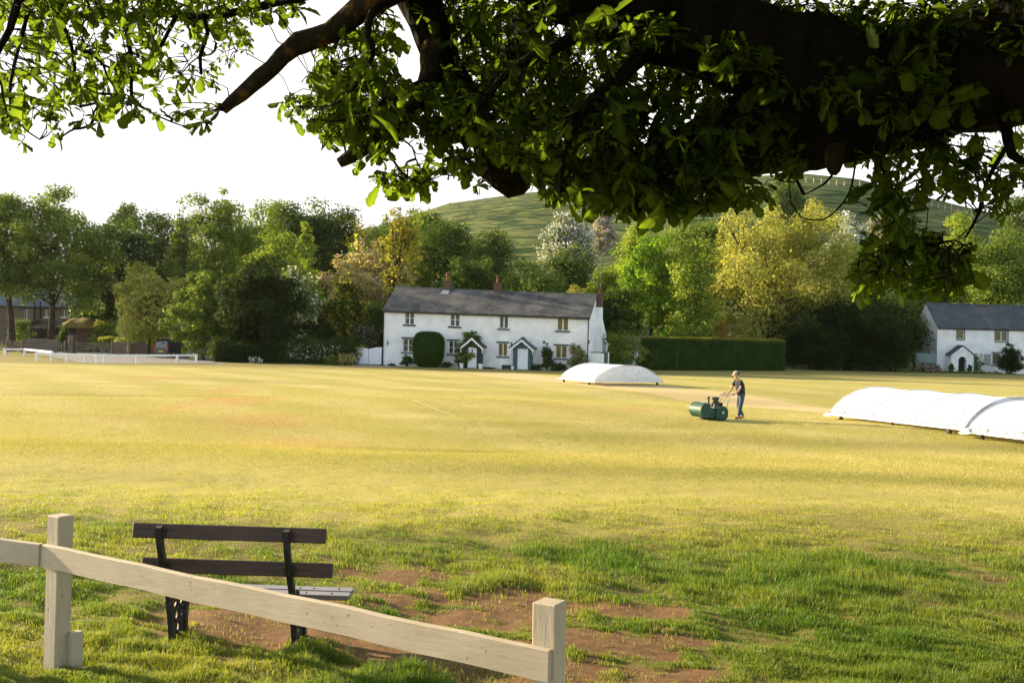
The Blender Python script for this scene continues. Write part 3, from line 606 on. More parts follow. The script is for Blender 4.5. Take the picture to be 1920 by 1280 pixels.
# ------------------------------------------------------------------ hedges and shrubs
def hedge(name, label, a, b, th, h, key, seed, leaf=.12, rough=.08, top_wave=0, round_=.25, blossom=None, dens=1.0, topkey=None):
    r = np.random.default_rng(seed); a, b = Vector(a), Vector(b); L = (b-a).length; ux = (b-a).normalized(); vy = Vector((-ux.y, ux.x, 0))
    root = empty(name, a, math.atan2(ux.y, ux.x), label, 'hedge')
    area = 2*L*h+2*th*h+L*th; n = int(area/(leaf*leaf*.42)*2.6*dens)
    # random points on the box surface
    ch = r.random(n)*(2*L*h+2*th*h+L*th); C = np.zeros((n, 3)); Nn = np.zeros((n, 3)); u, v = r.random(n), r.random(n)
    c1 = ch < L*h; c2 = (ch >= L*h) & (ch < 2*L*h); c3 = (ch >= 2*L*h) & (ch < 2*L*h+th*h); c4 = (ch >= 2*L*h+th*h) & (ch < 2*L*h+2*th*h); c5 = ch >= 2*L*h+2*th*h
    for c, f in ((c1, lambda u, v: (u*L, 0*u, v*h, (0, -1, 0))), (c2, lambda u, v: (u*L, 0*u+th, v*h, (0, 1, 0))), (c3, lambda u, v: (0*u, u*th, v*h, (-1, 0, 0))), (c4, lambda u, v: (0*u+L, u*th, v*h, (1, 0, 0))), (c5, lambda u, v: (u*L, v*th, 0*u+h, (0, 0, 1)))):
        q = f(u[c], v[c]); C[c, 0], C[c, 1], C[c, 2] = q[0], q[1], q[2]; Nn[c] = q[3]
    # round the edges
    ctr = np.array([L/2, th/2, h*.5]); half = np.array([L/2, th/2, h/2]); lo = half-round_
    rel = C-ctr; cl = np.clip(rel, -lo, lo); dd = rel-cl; ln = np.linalg.norm(dd, axis=1, keepdims=True)+1e-6; k = ln[:, 0] > round_*.5
    rel = np.where(ln > round_, cl+dd/ln*round_, rel); C = rel+ctr
    C += r.normal(size=(n, 3))*rough + Nn*.12*sn(C[:, 0]+C[:, 1], C[:, 2], 1.2, 3)[:, None]
    if top_wave: C[:, 2] += top_wave*sn(C[:, 0], C[:, 0]*0, 3.0, 2)*(C[:, 2]/h)
    C[:, 2] = np.maximum(C[:, 2], .02)
    N2 = Nn*.8 + r.normal(size=(n, 3))*.55 + [0, 0, .2]; N2 /= np.linalg.norm(N2, axis=1, keepdims=True)
    V_, F_ = quads(C, N2, leaf, r); np_mesh('foliage', V_, F_, LEAF[key], root, attrs={'rnd': np.repeat(np.clip(.45+.25*sn(C[:, 0]*1.0, C[:, 2], .8, 2)+r.normal(size=n)*.2, 0, 1), 4)})
    if topkey:
        k = (C[:, 2] > h-.12) & (r.random(n) < .7); V_, F_ = quads(C[k]+[0, 0, .06], N2[k], leaf*.9, r); np_mesh('new_shoots', V_, F_, LEAF[topkey], root, attrs={'rnd': np.repeat(r.random(k.sum()), 4)})
    if blossom:
        nb, x0, x1, z0, z1 = blossom; q = np.stack([x0+(x1-x0)*r.random(nb), -.1-.15*r.random(nb), z0+(z1-z0)*r.random(nb)**1.2], -1)
        up = r.normal(size=(nb, 3))*.4+[0, -1, .2]; up /= np.linalg.norm(up, axis=1, keepdims=True)
        V_, F_ = quads(q, up, .13, r, .9); np_mesh('blossom', V_, F_, LEAF['white'], root, attrs={'rnd': np.repeat(r.random(nb), 4)})
    mb = MB(); mb.box(.3, L-.3, .3, th-.3, 0, h-.35); mb.build('dark_core', M['shade_fill'], root)  # solid dark box added behind the leaves for the shade inside
    return root
M['shade_fill'] = mat('shade_fill_dark', (.014, .018, .008), (.025, .03, .012), 4, .95)  # dark colour standing in for shade in hedge cores and rooms
hA = GP(1226, 694); hA.z = 0; dA = Vector((X(1228, 99, 690), 99, 0)); dB = Vector((X(1472, 108, 690), 108, 0))
hedge('clipped_hedge', 'tall neatly clipped box shaped hedge with golden top right of the cottage', dA, dB, 2.6, 3.22, 'hedge', 61, .13, .05, topkey='olive', dens=1.4)
a = Vector((X(520, 94.5, 680), 94.5, 0)); b = Vector((X(668, 94.5, 680), 94.5, 0))
hedge('garden_hedge', 'dark informal hedge sprinkled with white flowers left of the garden gate', a, b, 2.2, 2.5, 'dark', 62, .16, .24, .42, .8, blossom=(170, 1.0, 6.0, .5, 1.9), dens=1.2)
a = Vector((X(398, 93, 680), 93, 0)); b = Vector((X(522, 94, 680), 94, 0))
hedge('garden_hedge', 'lower dark bushy hedge below the yew, left of the flowering hedge', a, b, 2.2, 2.0, 'deep', 63, .16, .26, .4, .8, dens=1.2)

shrub('rhododendron_bush', 'mauve flowering bush above the white garden gate', 690, 605, 655, 31, 97, 'dark', 64, blossom='purple', bl_n=.25)
shrub('yellow_shrub', 'small yellow green shrub beside the white garden gate', 676, 634, 660, 15, 95.5, 'light', 65)
shrub('orange_shrub', 'low orange brown shrub at the left post of the white garden gate', 648, 660, 690, 18, 93.2, 'tan', 66, depth=.5)
shrub('low_plant', 'low green plant under the flowering hedge near the orange shrub', 622, 668, 690, 16, 93.2, 'mid', 67)
shrub('white_flower_clump', 'small clump of white flowers at the lawn edge under the yew', 478, 668, 686, 13, 92.3, 'blue', 68, blossom='white', bl_n=.5)
shrub('leafy_shrub', 'green leafy shrub at the foot of the tree over the van', 418, 640, 686, 30, 95, 'hedge', 69)
shrub('leafy_shrub', 'dark shrub between the yew and the flowering hedge', 560, 622, 680, 35, 98, 'mid', 70)
shrub('ivy_bank', 'grey leafed sprawling shrub at the right foot of the van', 372, 650, 684, 26, 98, 'pale', 71, dens=.5)
shrub('garden_shrub', 'sunny yellow green shrub behind the wooden farm gate', 200, 624, 655, 17, 121, 'yellow', 72)
shrub('garden_shrub', 'green bush right of the wooden farm gate', 228, 632, 662, 16, 117, 'light', 73)
shrub('garden_shrub', 'yellow green bush before the mossy roofed shed', 172, 627, 645, 11, 122, 'light', 74)
shrub('garden_shrub', 'small sapling with yellow leaves right of the mossy roofed shed', 182, 588, 640, 10, 124, 'yellow', 75, dens=.6)
shrub('garden_shrub', 'leafy sapling between the shed and the conical tree', 205, 592, 645, 17, 125, 'light', 76, dens=.7)
shrub('garden_shrub', 'green growth round the chestnut trunk behind the stone wall', 118, 610, 645, 14, 117.5, 'hedge', 77)
shrub('garden_shrub', 'green growth round the left chestnut trunk', 40, 592, 640, 22, 121, 'mid', 78, dens=.7)
shrub('garden_shrub', 'pale green shrub behind the low brick wall by the van', 262, 618, 655, 26, 114, 'light', 79, dens=.8)
shrub('gable_shrub', 'sprawling green shrub against the white cottage gable', 1165, 622, 682, 42, 93, 'mid', 80, dens=.9)
shrub('gable_shrub', 'dark low shrub before the slate roofed outbuilding', 1207, 655, 690, 20, 97, 'hedge', 81)
shrub('copper_shrub', 'orange brown shrub behind the clipped hedge', 1345, 588, 650, 34, 116, 'orange', 82, dens=.55)
shrub('tall_shrub', 'sunlit green shrub above the left end of the clipped hedge', 1290, 560, 650, 40, 114, 'light', 83)
shrub('golden_shrub', 'small golden shrub peeping above the cottage ridge', 1085, 526, 560, 18, 108, 'yellow', 84)
shrub('dark_shrub', 'dark bush mass at the lawn edge left of the oil tank', 1640, 600, 698, 66, 117, 'deep', 85, dens=1.4)
shrub('dark_shrub', 'dark bush mass right behind the clipped hedge corner', 1520, 600, 697, 62, 116, 'deep', 86, dens=1.4)

# ------------------------------------------------------------------ buildings
def wall_holes(mb, x0, x1, z0, z1, holes, y=0.0, th=.3):
    xs_ = sorted({x0, x1, *[h[0] for h in holes], *[h[1] for h in holes]}); zs_ = sorted({z0, z1, *[h[2] for h in holes], *[h[3] for h in holes]})
    for i in range(len(xs_)-1):
        for j in range(len(zs_)-1):
            cx, cz = (xs_[i]+xs_[i+1])/2, (zs_[j]+zs_[j+1])/2
            if any(h[0] < cx < h[1] and h[2] < cz < h[3] for h in holes): continue
            mb.add([(xs_[i], y, zs_[j]), (xs_[i+1], y, zs_[j]), (xs_[i+1], y, zs_[j+1]), (xs_[i], y, zs_[j+1])], [(0, 1, 2, 3)])
    for h in holes:
        a, b, c, d = h
        mb.add([(a, y, c), (a, y+th, c), (a, y+th, d), (a, y, d)], [(0, 1, 2, 3)]); mb.add([(b, y, c), (b, y+th, c), (b, y+th, d), (b, y, d)], [(3, 2, 1, 0)])
        mb.add([(a, y, c), (b, y, c), (b, y+th, c), (a, y+th, c)], [(0, 1, 2, 3)]); mb.add([(a, y, d), (b, y, d), (b, y+th, d), (a, y+th, d)], [(3, 2, 1, 0)])
def gable_shell(mb, L, D, eave, ridge, holes, th=.3):
    wall_holes(mb, 0, L, -.3, eave, holes, 0, th)
    mb.add([(0, D, -.3), (L, D, -.3), (L, D, eave), (0, D, eave)], [(3, 2, 1, 0)])
    for x in (0, L): mb.add([(x, 0, -.3), (x, D, -.3), (x, D, eave), (x, D/2, ridge), (x, 0, eave)], [(0, 1, 2, 3, 4) if x else (4, 3, 2, 1, 0)])
def roof_slabs(mb, L, D, eave, ridge, th=.12, ov=.18, oe=.12):
    k = (ridge-eave)/(D/2)
    for s in (0, 1):
        y0, y1 = (-ov, D/2) if s == 0 else (D+ov, D/2); z0, z1 = eave-ov*k+.05, ridge+.05
        n = 24 if s == 0 else 1
        vs = []
        for i in range(n+1):
            x = -oe+(L+2*oe)*i/n; sag = -.05*math.sin(PI*i/n)+(.02*math.sin(i*1.7) if n > 1 else 0)
            vs += [(x, y0, z0), (x, y1, z1+sag), (x, y0, z0+th), (x, y1, z1+th+sag)]
        fs = []
        for i in range(n):
            a = i*4; b = a+4
            fs += [(a+2, b+2, b+3, a+3), (a, a+1, b+1, b), (a, b, b+2, a+2)] if s == 0 else [(a+2, a+3, b+3, b+2), (a, b, b+1, a+1), (a, a+2, b+2, b)]
        fs += [(0, 2, 3, 1), (n*4, n*4+1, n*4+3, n*4+2)]
        mb.add(vs, fs)
def ridge_tiles(root, L, D, ridge, m, warp=None, oe=.12):
    mb = MB()
    n = int((L+2*oe)/.45)
    for i in range(n):
        x0 = -oe+(L+2*oe)*i/n; x1 = -oe+(L+2*oe)*(i+1)/n-.02; z = ridge+.13-.05*math.sin(PI*i/n)
        mb.prism([(-.16, z-.06), (0, z+.09), (.16, z-.06)], x0, x1, Matrix(((0, 1, 0, 0), (1, 0, 0, D/2), (0, 0, 1, 0), (0, 0, 0, 1))))
    mb.build('ridge_tiles', m, root, warp=warp)
def window(root, x0, x1, z0, z1, glass='dark_glass', bars=2, sill='teal', lintel='teal', rec=.12, mull=1, warp=None, frame=None, ext=.16, glaze=True):
    f = MB(); w = .055
    f.box(x0, x0+w, rec-.03, rec+.04, z0, z1); f.box(x1-w, x1, rec-.03, rec+.04, z0, z1); f.box(x0+w, x1-w, rec-.03, rec+.04, z0, z0+w); f.box(x0+w, x1-w, rec-.03, rec+.04, z1-w, z1)
    for i in range(mull):
        c = x0+(x1-x0)*(i+1)/(mull+1); f.box(c-.05, c+.05, rec-.035, rec+.035, z0+w, z1-w)
    n = mull+1
    for i in range(n):
        a = x0+w+(x1-x0-2*w)*i/n; b = x0+w+(x1-x0-2*w)*(i+1)/n
        for j in range(1, bars):
            zz = z0+(z1-z0)*j/bars; f.box(a+.05 if i else a, b-.05 if i < n-1 else b, rec-.01, rec+.02, zz-.018, zz+.018)
    fr = f.build('window', frame or M['white_paint'], root, warp=warp)
    p_ = MB(); p_.box(x0+.03, x1-.03, rec+.005+.02, rec+.03, z0+.03, z1-.03); p_.build('pane', M[glass], fr, warp=warp)
    q = MB(); q.box(x0-ext, x1+ext, -.1, rec-.04, z0-.15, z0, b=.01); q.build('sill', M[sill], fr, warp=warp)
    if lintel:
        q = MB(); q.box(x0-ext-.04, x1+ext+.04, -.05, .03, z1, z1+.16, b=.01); q.build('lintel', M[lintel], fr, warp=warp)
    return fr
def chimney(root, x, y, z0, z1, zp, w=.55, d=.55, m='brick', pots=1, potr=.14, warp=None, potm='terracotta'):
    mb = MB(); mb.box(x-w/2, x+w/2, y-d/2, y+d/2, z0, z1-.12); mb.box(x-w/2-.05, x+w/2+.05, y-d/2-.05, y+d/2+.05, z1-.12, z1)
    c = mb.build('chimney', M[m], root, warp=warp)
    for i in range(pots):
        px_ = x+(i-(pots-1)/2)*.35
        q = MB(); q.lathe([(potr*1.15, z1-.02), (potr, z1+.1), (potr*.85, zp-.1), (potr*1.1, zp-.08), (potr*1.1, zp)], 12, (px_, y, 0)); q.build('chimney_pot', M[potm], c, True, warp=warp)
    return c

# --- the white cottage row
ROT = math.radians(-14)
cd = 94.5; cx = X(719, cd, 640); CL = 19.7; CD = 6.6; EV = 5.22; RG = 7.5
cott = empty('cottage_row', (cx, cd, 0), ROT, 'long whitewashed two storey cottage pair with slate roof and two gabled porches', 'cottage')
warp = lambda p: (p[0], p[1], p[2]*(1-.0036*p[0])) if p[2] > 0 else p
def cu(px, py=640):          # photo column -> cottage x along its front wall
    l, u = up_lat(px, py); t = l/F; c, s = math.cos(ROT), math.sin(ROT)
    # (cx + u c) = t (cd + u s)
    return (t*cd - cx)/(c - t*s)
def cz(px, py, uoff=0):
    u_ = cu(px, py); d = cd+u_*math.sin(ROT); return Z(px, py, d)/(1-.0036*u_)
wins = []
def cw(xa, xb, ya, yb, **k):
    m_ = (xa+xb)/2; wins.append((cu(xa), cu(xb), cz(m_, yb), cz(m_, ya), k))
cw(758, 775.5, 584, 608, sill='black_paint', lintel='black_paint'); cw(843, 861, 587, 611.5, sill='black_paint', lintel='black_paint')
cw(935.5, 952, 591.5, 615.5, bars=1); cw(1044, 1065, 595, 619.5, bars=1, glass='olive_glass')
cw(756, 774.5, 635, 659.5); cw(841.5, 859, 639, 663); cw(934.5, 951.5, 643, 667.5, bars=1, glass='olive_glass'); cw(1042, 1063.5, 648, 671.5, bars=1, glass='olive_glass')
mb = MB(); gable_shell(mb, CL, CD, EV, RG, [(a, b, c, d) for a, b, c, d, k in wins]); mb.build('wall', M['whitewash'], cott, warp=warp)
mb = MB(); mb.box(.1, CL-.1, .34, .4, 0, EV-.1); mb.build('room_shadow', M['shade_fill'], cott, warp=warp)  # dark sheet behind the windows, painted as the shade of the rooms
mb = MB(); roof_slabs(mb, CL, CD, EV, RG); rf = mb.build('roof', M['slate'], cott, warp=warp)
ridge_tiles(rf, CL, CD, RG, M['slate_dark'], warp)
for a, b, c, d, k in wins: window(cott, a, b, c, d, warp=warp, **k)
mb = MB(); mb.tube([(-.1, -.2, EV-.12), (CL+.1, -.2, EV-.12)], .06, 8); mb.build('gutter', M['black_paint'], cott, warp=warp)
mb = MB(); mb.tube([(CL-.06, -.07, EV-.15), (CL-.06, -.07, .05)], .045, 8); mb.build('downpipe', M['black_paint'], cott, warp=warp)
mb = MB(); mb.tube([(.0, -.06, EV-.15), (.0, -.06, .05)], .04, 8); mb.build('downpipe', M['black_paint'], cott, warp=warp)
def rz_top(px, py, dd): return Z(px, py, dd)
# chimneys on the ridge
x1_ = cu(833, 530)-.75; x2_ = cu(931, 530)-.75
chimney(rf, x1_, CD/2, RG-.3, RG+.95, RG+1.75, .5, .5, 'brick', 1, .13, warp)
chimney(rf, x2_, CD/2, RG-.35, RG+.95, RG+1.65, .62, .55, 'brick', 1, .14, warp)
mb = MB(); mb.box(x1_-.4, x1_+.4, CD/2-.75, CD/2-.25, RG-.42, RG-.38); mb.add([(x1_-.45, CD/2-.8, RG-.4), (x1_+.4, CD/2-.8, RG-.4), (x1_+.3, CD/2-.26, RG+.0), (x1_-.3, CD/2-.26, RG+.0)], [(0, 1, 2, 3)]); mb.build('lead_flashing', M['lead'], rf, warp=warp)
# right gable: chimney breast with sloping shoulders, brick stack
mb = MB()
for (ya, yb, xa, xb, za, zb_) in ((3.2, 6.4, 0, .75, -.2, 3.0),):
    mb.box(CL, CL+.75, ya, yb, -.2, 3.0)
mb.add([(CL, 3.2, 3.0), (CL+.75, 3.2, 3.0), (CL+.75, 6.4, 3.0), (CL, 6.4, 3.0), (CL, 3.5, 5.3), (CL+.5, 3.5, 5.3), (CL+.5, 4.6, 5.3), (CL, 4.6, 5.3)], [(0, 1, 5, 4), (1, 2, 6, 5), (2, 3, 7, 6)])
mb.box(CL, CL+.5, 3.5, 4.6, 5.3, 6.4); mb.build('chimney_breast', M['whitewash'], cott, warp=warp)
chimney(cott, CL+.25, 4.05, 6.4, 7.75, 8.3, .5, .95, 'brick', 1, .15, warp)
# rear outshot whose slate catslide shows behind the gable
mb = MB(); mb.box(CL-4, CL+.02, CD, CD+2.8, -.2, 2.4); mb.add([(CL+.02, CD, 2.4), (CL+.02, CD+2.8, 2.4), (CL+.02, CD, 4.6)], [(0, 1, 2)]); mb.build('rear_outshot', M['whitewash'], cott)
mb = MB(); mb.tube([(CL+.3, 4.2, 7.6), (CL+.3, 4.2, 10.9)], .017, 6); mb.tube([(CL-.5, 4.2, 10.75), (CL+1.3, 4.2, 10.75)], .022, 6)
for i in range(9): mb.tube([(CL-.4+i*.2, 3.95, 10.75), (CL-.4+i*.2, 4.45, 10.75)], .014, 5)
mb.build('television_aerial', M['lead'], cott)
def porch(xc, w, zs, apex, proj, wallm, doorx, doorw, doorh, name_lab):
    p = MB(); h = w/2
    # side walls and front jambs with a gable head
    for s in (-1, 1):
        xa = xc+s*(h-.28); p.box(min(xa, xa-s*.1), max(xa, xa-s*.1), -proj, -.02, 0, zs)
    dw = doorw/2
    p.box(xc-h+.28, doorx-dw, -proj-.06, -proj, 0, zs); p.box(doorx+dw, xc+h-.28, -proj-.06, -proj, 0, zs)
    p.prism([(xc-h+.28, zs), (xc+h-.28, zs), (xc, apex-.22)], -proj-.06, -proj)
    p.box(doorx-dw, doorx+dw, -proj-.06, -proj, doorh, zs)
    pw = p.build('porch', M[wallm], cott, warp=warp)
    r_ = MB(); k = (apex-zs)/h
    for s in (-1, 1):
        for i in range(4):       # stepped slates, seen from the side
            t0, t1 = i/4, (i+1)/4
            xa, xb = xc+s*h*(1-t0)*1.08, xc+s*h*(1-t1)*1.08; za, zb_ = zs-.1+(apex-zs+.1)*t0, zs-.1+(apex-zs+.1)*t1
            r_.add([(xa, -proj-.28, za), (xb, -proj-.28, zb_), (xb, 0, zb_), (xa, 0, za), (xa, -proj-.28, za+.12), (xb, -proj-.28, zb_+.07), (xb, 0, zb_+.07), (xa, 0, za+.12)],
                   [(0, 1, 2, 3), (4, 7, 6, 5), (0, 4, 5, 1), (1, 5, 6, 2), (2, 6, 7, 3), (3, 7, 4, 0)])
    r_.box(xc-.07, xc+.07, -proj-.3, 0, apex+.02, apex+.16)
    r_.build('porch_roof', M[wallm], pw, warp=warp)
    for s in (-1, 1):
        b = MB(); n = 18; top = []; bot = []
        for i in range(n+1):
            t = i/n; x = xc+s*h*1.02*(1-t); z = zs-.16+(apex-zs+.1)*t; top.append((x, z)); bot.append((x, z-.17-.07*abs(math.sin(t*PI*3.5))))
        poly = top+bot[::-1]
        vs = [(x, -proj-.33, z) for x, z in poly]+[(x, -proj-.29, z) for x, z in poly]; m_ = len(poly)
        fs = [(i, i+1, m_-2-i, m_-1-i) for i in range(n)] + [(m_+i+1, m_+i, 2*m_-1-i, 2*m_-2-i) for i in range(n)] + [(i, i+m_, (i+1) % m_+m_, (i+1) % m_) for i in range(m_)]
        b.add(vs, fs); b.box(xc+s*h*.93-.03, xc+s*h*.93+.03, -proj-.33, -proj-.27, zs-.62, zs-.3); b.build('bargeboard', M['white_paint'], pw, warp=warp)
    d = MB(); d.box(doorx-dw+.01, doorx+dw-.01, -proj-.04, -proj+.01, .05, doorh-.01)
    for i in range(4):
        xx = doorx-dw+.09+(doorw-.18)*i/4
        d.box(xx, xx+(doorw-.18)/4-.015, -proj-.055, -proj-.04, .12, doorh-.1)
    do = d.build('door', M['pale_door'], cott, warp=warp)
    return pw, do
x_ = cu(890.5); pw, do = porch(x_, 2.2, 2.1, 2.98, .75, 'black_paint', cu(890.5), .86, 2.0, '')
q = MB(); q.box(x_-.05, x_+.05, -.84, -.81, 1.5, 1.85); q.tube([(x_, -.82, 1.18), (x_, -.88, 1.1)], .05, 8); q.build('knocker', M['black_paint'], do, warp=warp)
x2d = cu(984.5); pw, do = porch(cu(983), 2.25, 2.12, 2.98, .75, 'teal', x2d, .98, 2.02, '')
q = MB(); q.box(x2d-.42, x2d-.3, -.84, -.81, 1.28, 1.33); q.build('handle', M['black_paint'], do, warp=warp)
for px_ in (727, 1040-81):      # small wall hooks / lamp bracket
    x = cu(px_, 640); z = 1.95 if px_ < 800 else 2.1
    q = MB(); q.box(x-.03, x+.03, -.12, -.002, z, z+.4); q.tube([(x, -.12, z+.3), (x+.12, -.2, z+.2)], .02, 6); q.build('wall_bracket', M['black_paint'], cott)
q = MB(); q.box(cu(1104, 610), cu(1104, 610)+.12, -.16, -.02, 2.55, 2.85); q.build('alarm_box', M['teal'], cott)

def along(px, off):     # world point in front of the cottage wall at photo column px
    u_ = cu(px, 680); c, s = math.cos(ROT), math.sin(ROT); return Vector((cx+u_*c+off*s, cd+u_*s-off*c, 0)), u_
def wall_plant(name, label, px, yt, yb, hp, off, key, seed, dens=1.0, blossom=None, kind='round', cat='shrub'):
    p_, _ = along(px, off); return shrub(name, label, px, yt, yb, hp, p_.y, key, seed, cat, None, blossom, .12, kind, dens=dens, depth=.45, leaf=.13)
p_, u_ = along(803, 1.1)
# clipped round topped bush
def topiary(px, yt, yb, hp, d, label):
    r = np.random.default_rng(5); x = X(px, d, (yt+yb)/2); h = Z(px, yt, d); rx = hp*d/F; root = empty('topiary_bush', (x, d, 0), 0, label, 'topiary')
    n = 24000; q = r.normal(size=(n, 3)); q /= np.linalg.norm(q, axis=1, keepdims=True)
    e = 3.6; k = (np.abs(q)**e).sum(1)**(-1/e); S = q*(k*(1-.22*r.random(n)**2))[:, None]*[rx, .85, h/2]; S[:, 0] *= 1-.12*(S[:, 2] < 0)*(-S[:, 2]/(h/2)); S += [0, 0, h/2]; S[:, 2] = np.maximum(S[:, 2], .03)
    S += r.normal(size=(n, 3))*.035; Nn = q+r.normal(size=(n, 3))*.45; Nn /= np.linalg.norm(Nn, axis=1, keepdims=True)
    V_, F_ = quads(S, Nn, .12, r); np_mesh('foliage', V_, F_, LEAF['hedge'], root, attrs={'rnd': np.repeat(np.clip(.3+r.normal(size=n)*.2, 0, 1), 4)})
    mb = MB()
    for k_ in range(5): mb.tube([(0, 0, -.1), ((k_-2)*.2, .1*(k_ % 2), h*.4), ((k_-2)*.35, 0, h*.75)], [.06, .04, .01], 6)
    mb.build('stem', M['far_bark'], root)
topiary(803.5, 622, 686, 29, p_.y, 'dense clipped rounded block of bush between the left cottage windows')
wall_plant('low_shrub', 'low dark shrub left of the clipped rounded bush', 764, 664, 688, 15, 1.1, 'hedge', 91)
wall_plant('climbing_shrub', 'green climber over the black porch and its left side', 880, 617, 650, 22, .55, 'mid', 92)
wall_plant('climbing_shrub', 'leafy climber hanging left of the black porch to the ground', 863, 635, 690, 10, .5, 'blue', 93, blossom='white')
wall_plant('climbing_shrub', 'dark tree shaped climber between the teal porch and right windows', 1026, 637, 690, 13, .7, 'dark', 94)
wall_plant('climbing_shrub', 'rose climber at the right corner of the cottage', 1084, 636, 690, 20, .7, 'mid', 95, .8, 'pink')
for i, (px_, yt, hp, lab) in enumerate([(715, 683, 9, 'tiny plant at the left cottage corner'), (735, 680, 8, 'tiny green tuft under the left cottage wall'), (838, 677, 12, 'low flowering plants left of the black porch'), (915, 688, 14, 'low plants right of the black porch'), (1048, 678, 20, 'grassy border under the right cottage window'), (1005, 682, 12, 'low plants right of the teal porch')]):
    wall_plant('border_plant', lab, px_, yt, 692, hp, .6, 'hedge', 100+i, cat='plant')
for i, (px_, lab, m_, hh, ww) in enumerate([(871.5, 'white plant pot left of the black porch door', 'white_paint', .42, .2), (907, 'white plant pot right of the black porch door', 'white_paint', .4, .22), (966, 'small white pot left of the teal porch', 'white_paint', .28, .15)]):
    p_, _ = along(px_, 1.0); q = MB(); q.lathe([(ww*.7, 0), (ww, hh), (ww*1.12, hh), (ww*1.12, hh+.05), (ww*.85, hh+.05), (ww*.8, hh-.03)], 14, (0, 0, 0)); o = q.build('plant_pot', M[m_]); o.location = (p_.x, p_.y, 0); tag(o, lab, 'plant pot')
p_, _ = along(955.5, .9); q = MB(); q.box(-.45, .45, -.2, .2, .05, .42, b=.02); q.box(-.4, -.3, -.15, .15, 0, .05); q.box(.3, .4, -.15, .15, 0, .05); o = q.build('planter_box', M['dark_timber']); o.location = p_; o.rotation_euler = (0, 0, ROT); tag(o, 'dark wooden planter left of the teal porch', 'planter')
# white garden gate at the left
g0 = Vector((X(665, 95, 670), 95.0, 0)); g1 = Vector((X(716.5, 94.6, 670), 94.6, 0)); gl = (g1-g0).length
gate = empty('garden_gate', g0, math.atan2(g1.y-g0.y, g1.x-g0.x), 'pale painted solid double garden gate with curved top beside the cottage', 'gate')
for s in (0, 1):
    q = MB(); n = 12; a = s*gl/2+.02; b = (s+1)*gl/2-.02; tp = []
    for i in range(n+1):
        t = i/n; tt = t if s == 0 else 1-t; tp.append((a+(b-a)*t, 1.68-.16*tt**2.2+.05*math.sin(PI*min(1, tt*1.3))))
    q.prism([(a, .08), (b, .08)]+tp[::-1], 0, .05)
    for k in range(1, 9): xx = a+(b-a)*k/9; q.box(xx-.006, xx+.006, -.006, 0, .1, 1.5)
    q.build('gate_leaf', M['pale_door'], gate)
for x in (-.1, gl+.02):
    q = MB(); q.box(x-.07, x+.07, -.04, .1, 0, 1.6); q.build('gate_post', M['dark_timber'], gate)
# white side gate at the right gable
p_, u_ = along(1104, 0); p_ = p_+Vector((.2, -.1, 0)); sg = empty('side_gate', p_, ROT, 'white side gate panel with dark frame right of the cottage corner', 'gate')
q = MB(); q.box(0, 1.15, 0, .05, .05, 1.68); q.build('gate_panel', M['white_paint'], sg)
q = MB(); q.box(1.17, 1.5, -.02, .1, 0, 1.72); q.box(-.05, 1.5, -.02, .1, 1.72, 1.8); q.build('gate_frame', M['teal'], sg)
q = MB(); q.box(1.52, 1.6, -.03, .1, 0, 1.8); q.build('gate_post', M['white_paint'], sg)
for i in range(2):
    q = MB(); pts = [(.35+i*.45+.17*math.cos(t*.7), -.03, .55+.2*math.sin(t*.7)) for t in range(10)]; q.tube(pts, .03, 5); q.build('scroll_ornament', M['lead'], sg)
# low slate roofed outbuilding
ob = empty('outbuilding', (X(1175, 101, 650), 101, 0), math.radians(-3), 'low outbuilding with slate roof between the cottage and the clipped hedge', 'outbuilding')
q = MB(); gable_shell(q, 5.2, 4, 2.0, 3.15, []); q.build('wall', M['whitewash'], ob)
q = MB(); roof_slabs(q, 5.2, 4, 2.0, 3.15); r2 = q.build('roof', M['slate_dark'], ob); ridge_tiles(r2, 5.2, 4, 3.15, M['slate_dark'])
q = MB(); q.lathe([(.1, 0), (.1, .35), (.14, .36), (.14, .5), (.05, .62)], 10, (3.3, 2, 3.2)); q.build('chimney_pot', M['brick'], r2)

# --- the right hand cottage
rd = 118.; rx0 = X(1757, rd, 650); R_ = math.radians(3)
rc = empty('white_cottage', (rx0, rd, 0), R_, 'white stone cottage at the right edge with sunlit gable and arched porch', 'cottage')
def ru(px): l = (X(px, rd, 650)-rx0); return l/math.cos(R_)
def rzz(px, py): return Z(px, py, rd+ru(px)*math.sin(R_))
rw = [(ru(1795.5), ru(1808), rzz(1802, 635), rzz(1802, 619), dict(mull=0, bars=1)), (ru(1869), ru(1892), rzz(1880, 639), rzz(1880, 621), dict(mull=1, bars=1)), (ru(1864), ru(1880), rzz(1872, 683), rzz(1872, 662), dict(mull=0, bars=1, glass='dark_glass')),
      (ru(1935), ru(1955), 3.6, 4.8, dict(mull=1, bars=1)), (ru(1935), ru(1955), .9, 2.1, dict(mull=1, bars=1))]
RL, RD, RE, RR = 17., 6.2, 5.25, 8.15
q = MB(); gable_shell(q, RL, RD, RE, RR, [(a, b, c, d) for a, b, c, d, k in rw]); q.build('wall', M['whitewash'], rc)
q = MB(); q.box(.1, RL-.1, .34, .4, 0, RE-.1); q.build('room_shadow', M['shade_fill'], rc)
q = MB(); roof_slabs(q, RL, RD, RE, RR, .1, .12, .03); r3 = q.build('roof', M['slate_dark'], rc); ridge_tiles(r3, RL, RD, RR, M['slate_dark'], None, .03)
M['sage'] = mat('sage_paint', (.09, .13, .11), (.12, .16, .14), 5, .6)
